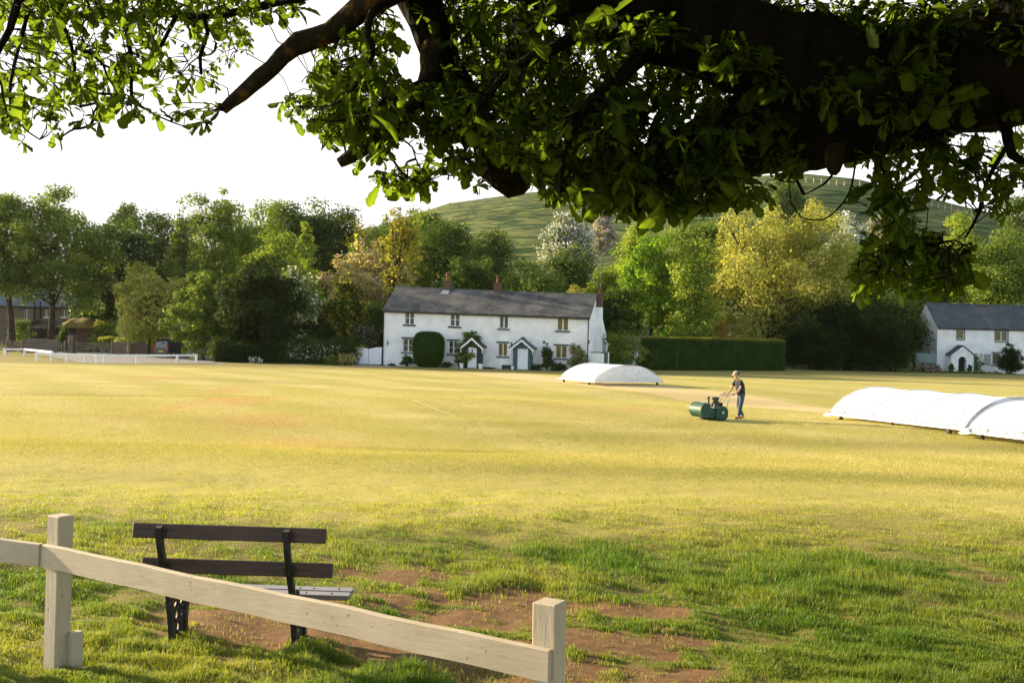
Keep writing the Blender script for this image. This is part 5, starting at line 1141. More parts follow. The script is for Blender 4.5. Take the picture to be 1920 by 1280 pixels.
for s in (-1, 1):
    n = len(sv); sv += [(.14, s*.17, 1.395), (.185, s*.225, 1.27), (.2, s*.235, 1.2)]; se_ += [(2, n), (n, n+1), (n+1, n+2)]; sr2 += [.088, .078, .075]
skin('polo_shirt', sv, se_, sr2, M['shirt'], man, 2, 0)
jv = [(.015, 0, 1.02), (0, 0, .89)]; je = [(0, 1)]; jr = [.165, .165]
for s in (-1, 1):
    n = len(jv)
    if s > 0: L_ = [(.02, .09, .83), (.10, .1, .5), (.145, .1, .27), (.17, .1, .11)]
    else: L_ = [(.0, -.09, .83), (.05, -.1, .49), (-.06, -.1, .28), (-.16, -.1, .13)]
    jv += L_; je += [(1, n), (n, n+1), (n+1, n+2), (n+2, n+3)]; jr += [.108, .08, .07, .066]
skin('jeans', jv, je, jr, M['jeans'], man, 2, 0)
for s in (-1, 1):
    x0 = .13 if s > 0 else -.20
    skin('boot', [(x0+.03, s*.1, .14), (x0+.03, s*.1, .07), (x0+.13, s*.1, .055), (x0+.23, s*.1, .045)], [(0, 1), (1, 2), (2, 3)], [.055, .06, .055, .045], M['boot'], man, 2, 1)
q = MB(); Mc = Matrix.Translation((.25, 0, 1.672)) @ Matrix.Rotation(math.radians(22), 4, 'Y')
q.lathe([(.102, 0), (.102, .025), (.094, .06), (.07, .085), (.03, .097), (.004, .099)], 20, M=Mc); cp = q.build('cap', M['cap'], man, True)
q = MB(); vs = []
for i in range(13):
    t = -PI*.38+PI*.76*i/12; vs += [(.10*math.cos(t), .10*math.sin(t), .012), (.19*math.cos(t*.75), .1*math.sin(t)*1.0, -.0)]
n = len(vs); vs += [(x, y, z-.008) for x, y, z in vs]
q.add(vs, [(2*i, 2*i+1, 2*i+3, 2*i+2) for i in range(12)]+[(n+2*i+2, n+2*i+3, n+2*i+1, n+2*i) for i in range(12)]+[(2*i+1, n+2*i+1, n+2*i+3, 2*i+3) for i in range(12)], Mc); q.build('cap_peak', M['cap'], cp, True)
q = MB(); q.lathe([(.06, -.075), (.098, -.05), (.107, 0), (.107, .03)], 20, (-.014, 0, 0), Mc); q.build('hair', M['hair'], man, True)
for s in (-1, 1):
    q = MB(); q.lathe([(.003, -.008), (.009, 0), (.003, .008)], 8, (.336, s*.034, 1.637)); q.build('eye', M['hair'], man)
q = MB(); q.box(.338, .344, -.025, .025, 1.568, 1.575); q.build('mouth', M['rust_wood'], man)
q = MB(); q.tube([(.115, s_*.0, 1.37) for s_ in (0, 1)], .01, 4); 
q = MB(); q.box(.285, .29, .045, .095, 1.3, 1.35); 
# ------------------------------------------------------------------ cylinder mower
M['mower_green'] = mat('mower_green', (.005, .038, .022), (.009, .052, .03), 6, .55, spec=.35); M['engine'] = mat('engine', (.03, .03, .03), (.07, .07, .065), 12, .5, metal=.4)
M['handle_paint'] = mat('handle_paint', (.2, .32, .26), (.3, .4, .34), 10, .45)
mo = empty('cylinder_mower', ppos, pang, 'green petrol cylinder mower with big curved grass box', 'lawn mower')
MT = Matrix.Translation((0, 0, 0)); wm = .36
def side_prism(q, poly, y0, y1): q.prism(poly, y0, y1)
# grass box: curved front, open top
q = MB(); x0 = 1.42
prof = [(x0+.02, .12), (x0+.14, .1)]+[(x0+.31+.29*math.cos(t), .365+.27*math.sin(t)) for t in [math.radians(-90+i*17) for i in range(11)]]
inn = [(x-.012 if x > x0+.3 else x, z+.012) for x, z in prof]
n = len(prof); vs = [(x, -wm, z) for x, z in prof]+[(x, wm, z) for x, z in prof]+[(x, -wm, z) for x, z in inn]+[(x, wm, z) for x, z in inn]
q.add(vs, [(i, i+1, n+i+1, n+i) for i in range(n-1)]+[(2*n+i, 3*n+i, 3*n+i+1, 2*n+i+1) for i in range(n-1)]+[(n-1, 2*n-1, 4*n-1, 3*n-1)])
for s in (-1, 1): q.prism([(x0-.12, .26)]+prof, s*(wm+.006)-.006, s*(wm+.006)+.006)
gb = q.build('grass_box', M['mower_green'], mo)
for pl in gb.data.polygons: pl.use_smooth = len(pl.vertices) == 4 and abs(pl.normal.y) < .5 and pl.area > .02
q = MB(); q.tube([(x0+.27, -wm, .57), (x0+.27, -wm*.5, .63), (x0+.27, wm*.5, .63), (x0+.27, wm, .57)], .012, 6); q.build('carry_handle', M['steel'], gb)
# chassis and side covers
for s in (-1, 1):
    q = MB(); cy = s*(wm+.03); sidep = [(.88, .1), (.86, .3), (.9, .42), (1.0, .5), (1.12, .52), (1.24, .46), (1.38, .3), (1.42, .16), (1.36, .06), (1.0, .04)]
    q.prism(sidep, cy-.035, cy+.035); c_ = q.build('side_cover', M['mower_green'], mo); b_ = c_.modifiers.new('b', 'BEVEL'); b_.width = .012
    q = MB(); q.lathe([(.05, -.045), (.05, .045)], 12, M=Matrix.Translation((1.1, cy, .28)) @ Matrix.Rotation(PI/2, 4, 'X')); q.build('bearing_cap', M['steel'], c_)
q = MB(); q.lathe([(.03, -wm), (.17, -wm+.01), (.17, wm-.01), (.03, wm)], 24, M=Matrix.Translation((1.02, 0, .17)) @ Matrix.Rotation(PI/2, 4, 'X')); q.build('rear_roller', M['engine'], mo, True)
q = MB(); q.lathe([(.02, -wm), (.05, -wm+.01), (.05, wm-.01), (.02, wm)], 16, M=Matrix.Translation((1.5, 0, .05)) @ Matrix.Rotation(PI/2, 4, 'X')); q.build('front_roller', M['rubber'], mo, True)
q = MB()
for k in range(6):
    pts = [(1.32+.085*math.cos(k*PI/3+t*.25), -wm+2*wm*t/8, .13+.085*math.sin(k*PI/3+t*.25)) for t in range(9)]; q.tube(pts, .009, 4)
q.build('cutting_cylinder', M['steel'], mo)
q = MB(); q.box(.92, 1.36, -wm, wm, .38, .41); q.box(1.3, 1.45, -wm, wm, .26, .3); q.add([(1.22, -wm, .46), (1.22, wm, .46), (1.44, wm, .3), (1.44, -wm, .3), (1.22, -wm, .44), (1.22, wm, .44), (1.44, wm, .28), (1.44, -wm, .28)], [(0, 1, 2, 3), (4, 7, 6, 5), (0, 4, 5, 1), (3, 2, 6, 7)]); q.build('deck', M['mower_green'], mo)
q = MB(); q.box(1.0, 1.26, -.16, .14, .41, .6, b=.02)
for k in range(6): q.box(1.02, 1.24, -.2, -.16, .44+k*.025, .452+k*.025)
q.lathe([(.1, 0), (.12, .02), (.12, .06), (.08, .09)], 16, (1.12, 0, .6)); en = q.build('engine', M['engine'], mo)
q = MB(); q.box(1.02, 1.24, -.12, .1, .7, .82, b=.035); q.build('fuel_tank', M['black_paint'], en)
q = MB(); q.tube([(1.3, -.1, .5), (1.36, -.1, .58), (1.36, -.1, .72)], .035, 8); q.lathe([(.05, -.05), (.055, 0), (.05, .05)], 10, (1.37, -.1, .78)); q.build('exhaust', M['engine'], en)
q = MB(); q.box(.93, 1.0, -.2, .18, .45, .62, b=.015); q.build('air_filter', M['rubber'], en)
for s in (-1, 1):
    q = MB(); q.tube([(.93, s*.33, .18), (.9, s*.33, .4), (.74, s*.3, .86), (.62, s*.28, .93)], .016, 8); q.build('handle_tube', M['handle_paint'], mo, True)
q = MB(); q.tube([(.62, -.28, .93), (.52, -.3, .925)], .016, 8); q.tube([(.62, .28, .93), (.52, .3, .925)], .016, 8); q.tube([(.535, -.32, .915), (.535, .32, .915)], .015, 8); q.tube([(.74, -.3, .86), (.74, .3, .86)], .013, 8); q.build('handlebar', M['black_paint'], mo, True)
q = MB(); q.tube([(.66, .12, .94), (.62, .12, 1.02)], .008, 5); q.tube([(.66, -.1, .94), (.6, -.1, 1.0)], .008, 5); q.tube([(.66, -.1, .93), (.8, -.12, .7), (1.0, -.1, .55)], .007, 5); q.tube([(.66, .12, .93), (.78, .1, .72), (1.02, .12, .5)], .007, 5); q.build('control_cable', M['rubber'], mo)

# ------------------------------------------------------------------ foreground fence
def fence_paint(nm, ax):
    m, N, L, p = nodes(nm); p.inputs['Roughness'].default_value = .7; p.inputs['Specular IOR Level'].default_value = .3
    tc = N.new('ShaderNodeTexCoord')
    def nz(s, d=6, st=None, r=.6):
        n = N.new('ShaderNodeTexNoise'); n.inputs['Scale'].default_value = s; n.inputs['Detail'].default_value = d; n.inputs['Roughness'].default_value = r
        if st: mp = N.new('ShaderNodeMapping'); mp.inputs['Scale'].default_value = st; L.new(tc.outputs['Object'], mp.inputs[0]); L.new(mp.outputs[0], n.inputs[0])
        else: L.new(tc.outputs['Object'], n.inputs[0])
        return n.outputs[0]
    def mr(v, a, b, hi=1):
        n = N.new('ShaderNodeMapRange'); n.inputs[1].default_value = a; n.inputs[2].default_value = b; n.inputs[4].default_value = hi; L.new(v, n.inputs[0]); return n.outputs[0]
    def mix(f, a, b):
        n = N.new('ShaderNodeMix'); n.data_type = 'RGBA'; L.new(f, n.inputs[0])
        for i, v in ((6, a), (7, b)):
            if isinstance(v, tuple): n.inputs[i].default_value = (*v, 1)
            else: L.new(v, n.inputs[i])
        return n.outputs[2]
    c = mix(mr(nz(2.5), .35, .7), (.44, .375, .265), (.35, .295, .205))
    c = mix(mr(nz(14, 8, ax, .7), .58, .74, .55), c, (.22, .19, .125))
    c = mix(mr(nz(55, 4, ax, .6), .52, .66, .16), c, (.20, .17, .12))
    c = mix(mr(nz(38, 3, None, .5), .68, .74, .8), c, (.14, .11, .07))
    c = mix(mr(nz(5, 9, None, .8), .62, .7, .5), c, (.34, .30, .2))
    L.new(c, p.inputs['Base Color'])
    b = N.new('ShaderNodeBump'); b.inputs['Strength'].default_value = .55; b.inputs['Distance'].default_value = .004; L.new(nz(45, 8, ax), b.inputs['Height']); L.new(b.outputs[0], p.inputs['Normal'])
    return m
M['fence'] = fence_paint('worn_cream_rail_paint', (.12, 1, 1)); M['fence_post'] = fence_paint('worn_cream_post_paint', (1, 1, .12))
pL = P(111, 963, 6.3); pR = P(1036, 1130, 4.5); zt = 1.67
fd = (Vector((pR.x, pR.y, 0))-Vector((pL.x, pL.y, 0))); fl = fd.length; fa = math.atan2(fd.y, fd.x)
fence = empty('post_and_rail_fence', (pL.x, pL.y, float(ground_z(pL.x, pL.y))), fa, 'cream painted post and rail fence in the foreground before the bench', 'fence')
gz0 = fence.location.z
def post(x, y, w, ztop, lean=(0, 0), nm='post'):
    q = MB(); q.box(-w/2, w/2, -w/2, w/2, -.35, ztop, b=.005); o = q.build(nm, M['fence_post'], fence); o.location = (x, y, 0); o.rotation_euler = (lean[0], lean[1], .02); return o
post(0, 0, .112, zt-gz0, (0, .012)); post(fl, 0, .116, zt-gz0-.005, (0, -.015))
q = MB(); q.box(-.03, .03, -.035, .035, -.35, .25, b=.004); o = q.build('stake', M['fence'], fence); o.location = (.09, .07, 0)
rt = 1.49-gz0
def rail(x0, x1, y0, y1, z0, z1, hgt=.145, th=.036):
    q = MB(); n = 16; vs = []
    for i in range(n+1):
        t = i/n; x = x0+(x1-x0)*t; y = y0+(y1-y0)*t; zc = z0+(z1-z0)*t; wv = .003*math.sin(i*1.9)+.002*math.sin(i*.8)
        vs += [(x, y-th/2, zc-hgt+.004+wv), (x, y+th/2, zc-hgt+wv), (x, y+th/2, zc+wv), (x, y-th/2+.004, zc+wv), (x, y-th/2, zc-.004+wv)]
    fs = [(i*5+k, i*5+(k+1) % 5, (i+1)*5+(k+1) % 5, (i+1)*5+k) for i in range(n) for k in range(5)]+[(4, 3, 2, 1, 0), tuple(n*5+k for k in range(5))]
    q.add(vs, fs); return q.build('rail', M['fence'], fence)
rail(-.05, fl+.035, -.056-.018, -.06-.018, rt, rt-.015)
rl = rail(-3.2, -.056, 0, 0, 0, 0); rl.location = (0, -.076, rt+.01); 
# the left rail runs on at a shallower angle: rotate about its right end
rl.rotation_euler = (0, math.radians(.6), math.radians(12)); rl.location = (-.0, -.075, rt+.005)
post(-3.15, -.55, .112, zt-gz0)
q = MB()
for x in (-.035, .03, fl-.02, fl+.015):
    for dz in (-.035, -.11):
        q.lathe([(.004, 0), (.004, .003)], 8, M=Matrix.Translation((x, -.0785, rt+dz)) @ Matrix.Rotation(PI/2, 4, 'X'))
q.build('nail', M['rust_wood'], fence)

# ------------------------------------------------------------------ bench
M['bench_wood'] = mat('bench_wood', (.075, .043, .028), (.045, .026, .018), 8, .5, .4, 40, spec=.3, stretch=(.6, 6, 6), bdist=.003)
M['bench_seat'] = mat('bench_seat', (.16, .14, .13), (.10, .085, .08), 8, .22, .2, 40, spec=.8, stretch=(.6, 6, 6), bdist=.002)
M['iron'] = mat('iron', (.012, .012, .013), (.025, .02, .018), 20, .6, .6, 50, spec=.4, bdist=.003)
bp = P(250, 980, 6.7); bgz = float(ground_z(bp.x+.7, 7.3)); bench = empty('park_bench', (bp.x, bp.y, bgz), math.radians(-2.5), 'dark brown slatted bench on iron legs seen from behind', 'bench')
zt_ = bp.z-bgz; BL = 1.31
def slat(nm, y, z, h, t, tilt, x0=0.0, x1=BL):
    q = MB(); q.box(x0, x1, -t/2, t/2, -h/2, h/2, b=.006); o = q.build(nm, M['bench_wood'], bench); o.location = (0, y, z); o.rotation_euler = (tilt, 0, 0); return o
slat('back_slat', .0, zt_-.048, .098, .042, math.radians(-10)); slat('back_slat', .085, zt_-.048-.25, .098, .042, math.radians(-12), .03, BL+.03)
for k in range(2): slat('seat_slat', .34+k*.105, zt_-.535+k*.006, .034, .098, math.radians(2), .07, BL+.1).data.materials[0] = M['bench_seat']
for lx in (.195, 1.055):
    def bar(nm, pts, w=.04, t=.04):
        q = MB()
        for i in range(len(pts)-1): q.beam((0, pts[i][0], pts[i][1]), (0, pts[i+1][0], pts[i+1][1]+(0)), w, t, (0, 1, 0) if abs(pts[i+1][1]-pts[i][1]) > abs(pts[i+1][0]-pts[i][0]) else (0, 0, 1))
        for p_ in pts[1:-1]: q.lathe([(.001, -w/2), (t*.5, -w/2), (t*.5, w/2), (.001, w/2)], 10, M=Matrix.Translation((0, p_[0], p_[1])) @ Matrix.Rotation(PI/2, 4, 'Y'))
        return q
    q = bar('', [(-.035, zt_-.01), (-.01, zt_-.14), (.055, zt_-.3), (.125, zt_-.43), (.16, zt_-.5), (.21, .18), (.27, -.08)], .038, .045)
    fr = q.build('end_frame', M['iron'], bench); fr.location = (lx, -.012, 0)
    q = bar('', [(.14, zt_-.57), (.50, zt_-.565)], .035, .03); q2 = q.build('seat_bearer', M['iron'], fr)
    q = bar('', [(.49, zt_-.565), (.47, .25), (.44, .12), (.49, -.08)], .048, .05); q.build('front_leg', M['iron'], fr)
    # pierced scroll casting between the legs
    q = MB(); rr = random.Random(2)
    for cy_, cz_, rd_ in ((.27, .3, .055), (.38, .29, .05), (.3, .2, .045), (.4, .19, .04), (.33, .11, .045), (.42, .09, .035), (.27, .37, .03), (.33, .0, .05)):
        pts = [(0, cy_+rd_*math.cos(t*PI/6), cz_+rd_*math.sin(t*PI/6)) for t in range(13)]; q.tube(pts, .013, 6, cap=False)
    q.build('scroll_casting', M['iron'], fr, True)
    for dx in (-.045, .045):
        for (yy, zz) in ((-.028, zt_-.03), (-.022, zt_-.065), (.06, zt_-.275), (.066, zt_-.315)):
            pass
    for y0_, z0_, yb_, zb__ in ((-.034, zt_-.085, -.036, zt_-.05), (.05, zt_-.33, .048, zt_-.3)):
        q = MB(); q.box(-.034, .034, y0_, y0_+.012, z0_, z0_+.062, b=.003)
        for dx in (-.024, .024): q.lathe([(.001, -.002), (.008, -.002), (.006, .006), (.001, .008)], 8, M=Matrix.Translation((dx, y0_+.001, zb__)) @ Matrix.Rotation(PI/2, 4, 'X'))
        q.build('mounting_plate', M['iron'], fr)
q = MB()
for x in (.2, 1.1, 1.0, 1.28): 
    for k in range(2): q.lathe([(.001, 0), (.009, 0), (.007, .004), (.001, .005)], 8, (x+.03*k, .34+k*.105, zt_-.518+k*.006))
q.build('bolt', M['iron'], bench)

# ------------------------------------------------------------------ the great oak overhead
def oak_leaf_mat():
    m, N, L, p = nodes('oak_leaf'); a = N.new('ShaderNodeAttribute'); a.attribute_name = 'rnd'
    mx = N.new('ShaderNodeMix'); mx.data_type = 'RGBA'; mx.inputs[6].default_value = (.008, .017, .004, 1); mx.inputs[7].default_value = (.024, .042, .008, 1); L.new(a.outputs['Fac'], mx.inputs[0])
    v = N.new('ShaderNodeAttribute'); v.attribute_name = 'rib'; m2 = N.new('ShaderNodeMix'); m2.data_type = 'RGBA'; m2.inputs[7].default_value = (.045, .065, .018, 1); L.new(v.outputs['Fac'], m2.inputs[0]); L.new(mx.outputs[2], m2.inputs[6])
    L.new(m2.outputs[2], p.inputs['Base Color']); p.inputs['Roughness'].default_value = .85; p.inputs['Specular IOR Level'].default_value = .03
    t = N.new('ShaderNodeBsdfTranslucent'); g = N.new('ShaderNodeMix'); g.data_type = 'RGBA'; g.blend_type = 'MULTIPLY'; g.inputs[0].default_value = 1; L.new(m2.outputs[2], g.inputs[6]); g.inputs[7].default_value = (6.8, 6.3, 1.3, 1); L.new(g.outputs[2], t.inputs[0])
    ms = N.new('ShaderNodeMixShader'); ms.inputs[0].default_value = .5; L.new(p.outputs[0], ms.inputs[1]); L.new(t.outputs[0], ms.inputs[2]); L.new(ms.outputs[0], N['Material Output'].inputs[0])
    return m
tx, ty = 6.4, 3.2; tgz = float(ground_z(tx, ty)); oak = empty('oak_tree', (tx, ty, tgz), 0, 'huge old oak whose mossy limbs and leaves hang over the top of the view', 'oak tree'); O0 = Vector((tx, ty, tgz))
rgo = random.Random(77)
samples = []      # (point, radius) for hanging twigs
def limb(pts, nm='limb', n=12, m='bark', jit=.07, cap=True, sub=5):
    W3 = [(P(a, b, d) if not isinstance(a, Vector) else a, r) for a, b, d, r in pts]
    pp, rr_ = [], []
    for i in range(len(W3)-1):      # Catmull-Rom smoothing
        p0 = W3[max(i-1, 0)][0]; p1, p2 = W3[i][0], W3[i+1][0]; p3 = W3[min(i+2, len(W3)-1)][0]
        k = max(2, int((p2-p1).length/max(.06, W3[i][1]*.5))); k = min(k, 24)
        for j in range(k):
            t = j/k; c = .5*((2*p1)+(p2-p0)*t+(2*p0-5*p1+4*p2-p3)*t*t+(3*p1-p0-3*p2+p3)*t**3)
            r_ = W3[i][1]*(1-t)+W3[i+1][1]*t
            c = c+Vector((rgo.gauss(0, 1), rgo.gauss(0, 1), rgo.gauss(0, 1)))*r_*.045; pp.append(c); rr_.append(r_*(1+rgo.uniform(-.06, .08)))
    pp.append(W3[-1][0]); rr_.append(W3[-1][1])
    samples.extend((c, r_) for c, r_ in zip(pp, rr_))
    q = MB(); q.tube([c-O0 for c in pp], rr_, n, cap, jit, rgo); o = q.build(nm, M[m], oak, True); return o
q = MB(); q.tube([(0, 0, -.4), (0, 0, .3), (.05, 0, 1.5), (-.05, .02, 2.8), (-.1, .1, 3.8), (.1, .2, 5.5), (.3, .3, 8)], [1.0, .75, .62, .6, .6, .45, .25], 20, True, .06, rgo); q.build('trunk', M['bark'], oak, True)
V0 = O0+Vector((-.1, .1, 3.3))
limb([(V0, 0, 0, .5), (2350, 30, 4.4, .42), (2080, 75, 4.6, .34), (1850, 120, 4.7, .3), (1650, 175, 4.8, .29), (1500, 215, 4.9, .27), (1380, 262, 5.0, .2), (1270, 305, 5.2, .15), (1150, 330, 5.5, .11), (1040, 335, 5.8, .09)], n=20)
limb([(1600, 165, 4.8, .26), (1450, 105, 4.7, .22), (1300, 55, 4.65, .2), (1150, 5, 4.6, .19), (1000, -70, 4.6, .17), (820, -160, 4.8, .13)], n=18)
limb([(1000, -70, 4.7, .14), (880, -60, 4.8, .12), (780, -30, 5.0, .1), (800, 40, 5.1, .1), (835, 120, 5.2, .095), (870, 185, 5.3, .085), (905, 250, 5.4, .075), (930, 300, 5.4, .12), (960, 325, 5.4, .14), (985, 318, 5.4, .10)], n=14)
limb([(815, 70, 5.1, .07), (800, 160, 5.1, .05), (765, 215, 5.05, .045), (715, 255, 5.0, .042), (672, 285, 5.0, .036), (636, 306, 5.0, .026)], m='moss_bark', n=12)
limb([(850, -90, 4.8, .11), (750, -30, 4.9, .08), (672, 22, 5.0, .06), (620, 62, 5.0, .054), (562, 80, 5.0, .058), (530, 108, 5.0, .042), (490, 145, 5.0, .042), (452, 178, 5.0, .035), (418, 207, 5.0, .025)], m='moss_bark', n=14)
limb([(750, -60, 4.9, .06), (620, -20, 5.0, .03), (520, 5, 5.2, .024), (400, 30, 5.4, .02), (300, 28, 5.5, .016), (180, 32, 5.6, .013), (60, 0, 5.7, .012)], 'branch', 8)
limb([(620, -20, 5.0, .03), (480, -40, 5.0, .025), (250, -50, 4.8, .022), (60, -20, 4.6, .02), (20, 55, 4.6, .018), (-10, 110, 4.6, .014)], 'branch', 8)
limb([(380, 30, 5.4, .012), (390, 62, 5.4, .012), (376, 105, 5.4, .01), (378, 140, 5.4, .008)], 'branch', 6)
limb([(235, 30, 5.5, .012), (240, 70, 5.4, .013), (250, 130, 5.4, .012), (247, 180, 5.4, .009), (290, 215, 5.4, .006), (345, 237, 5.4, .004)], 'branch', 6)
limb([(100, 15, 5.6, .014), (125, 60, 5.6, .012), (140, 110, 5.6, .01), (135, 150, 5.6, .008), (95, 190, 5.6, .005)], 'branch', 6)
limb([(330, 30, 5.5, .012), (300, 90, 5.5, .01), (255, 140, 5.4, .008), (190, 120, 5.4, .006)], 'branch', 6)
limb([(60, 0, 5.0, .012), (20, 160, 5.0, .008), (30, 225, 5.0, .005), (75, 262, 5.0, .004)], 'branch', 6)
limb([(765, -10, 4.6, .03), (700, 20, 4.5, .02), (690, 70, 4.5, .016), (700, 105, 4.5, .01), (640, 190, 4.6, .006), (560, 200, 4.8, .004)], 'branch', 6)
limb([(800, 150, 5.1, .02), (720, 190, 4.6, .012), (650, 225, 4.7, .008), (585, 225, 4.8, .005)], 'branch', 6)
limb([(700, 265, 5.0, .01), (730, 290, 5.0, .008), (755, 325, 5.0, .006), (790, 345, 5.0, .004)], 'branch', 6)
limb([(1150, 20, 4.6, .05), (1060, 80, 4.4, .03), (960, 130, 4.4, .02), (900, 200, 4.5, .012), (860, 240, 4.6, .008)], 'branch', 8)
limb([(1250, 50, 4.7, .05), (1180, 130, 4.4, .035), (1100, 200, 4.3, .025), (1060, 280, 4.3, .016), (1050, 360, 4.4, .008)], 'branch', 8)
limb([(1400, 260, 4.9, .05), (1290, 330, 4.7, .03), (1220, 370, 4.6, .015), (1180, 395, 4.6, .008)], 'branch', 8)
limb([(1850, 130, 4.5, .04), (1868, 170, 4.5, .03), (1885, 235, 4.5, .026), (1897, 290, 4.5, .022), (1940, 315, 4.5, .015)], 'branch', 8)
limb([(1640, 190, 4.6, .03), (1652, 250, 4.5, .016), (1655, 310, 4.5, .014), (1672, 360, 4.5, .013), (1680, 420, 4.5, .011), (1682, 470, 4.5, .008), (1720, 520, 4.5, .005)], 'branch', 7)
limb([(1890, 270, 4.5, .012), (1850, 340, 4.5, .009), (1835, 400, 4.5, .007), (1810, 445, 4.5, .004)], 'branch', 6)
limb([(1770, 150, 4.7, .05), (1768, 205, 4.7, .05), (1766, 228, 4.7, .03)], 'branch', 8)
limb([(1565, 270, 4.6, .05), (1564, 310, 4.6, .04), (1562, 328, 4.6, .015)], 'branch', 8, 'moss_bark')
limb([(1562, 325, 4.6, .006), (1545, 345, 4.6, .005), (1508, 365, 4.6, .003)], 'branch', 5)
limb([(1608, 270, 4.5, .005), (1600, 330, 4.5, .005), (1590, 365, 4.5, .0045), (1570, 392, 4.5, .004), (1540, 413, 4.5, .0035), (1502, 408, 4.5, .003)], 'branch', 5)
limb([(1680, 470, 4.5, .007), (1740, 460, 4.5, .006), (1790, 450, 4.5, .004), (1820, 470, 4.5, .003)], 'branch', 5)
limb([(1655, 270, 4.5, .012), (1720, 250, 4.5, .009), (1780, 280, 4.5, .007), (1830, 330, 4.5, .004)], 'branch', 5)
SP = np.array([[*c] for c, r_ in samples]); SRr = np.array([r_ for c, r_ in samples])
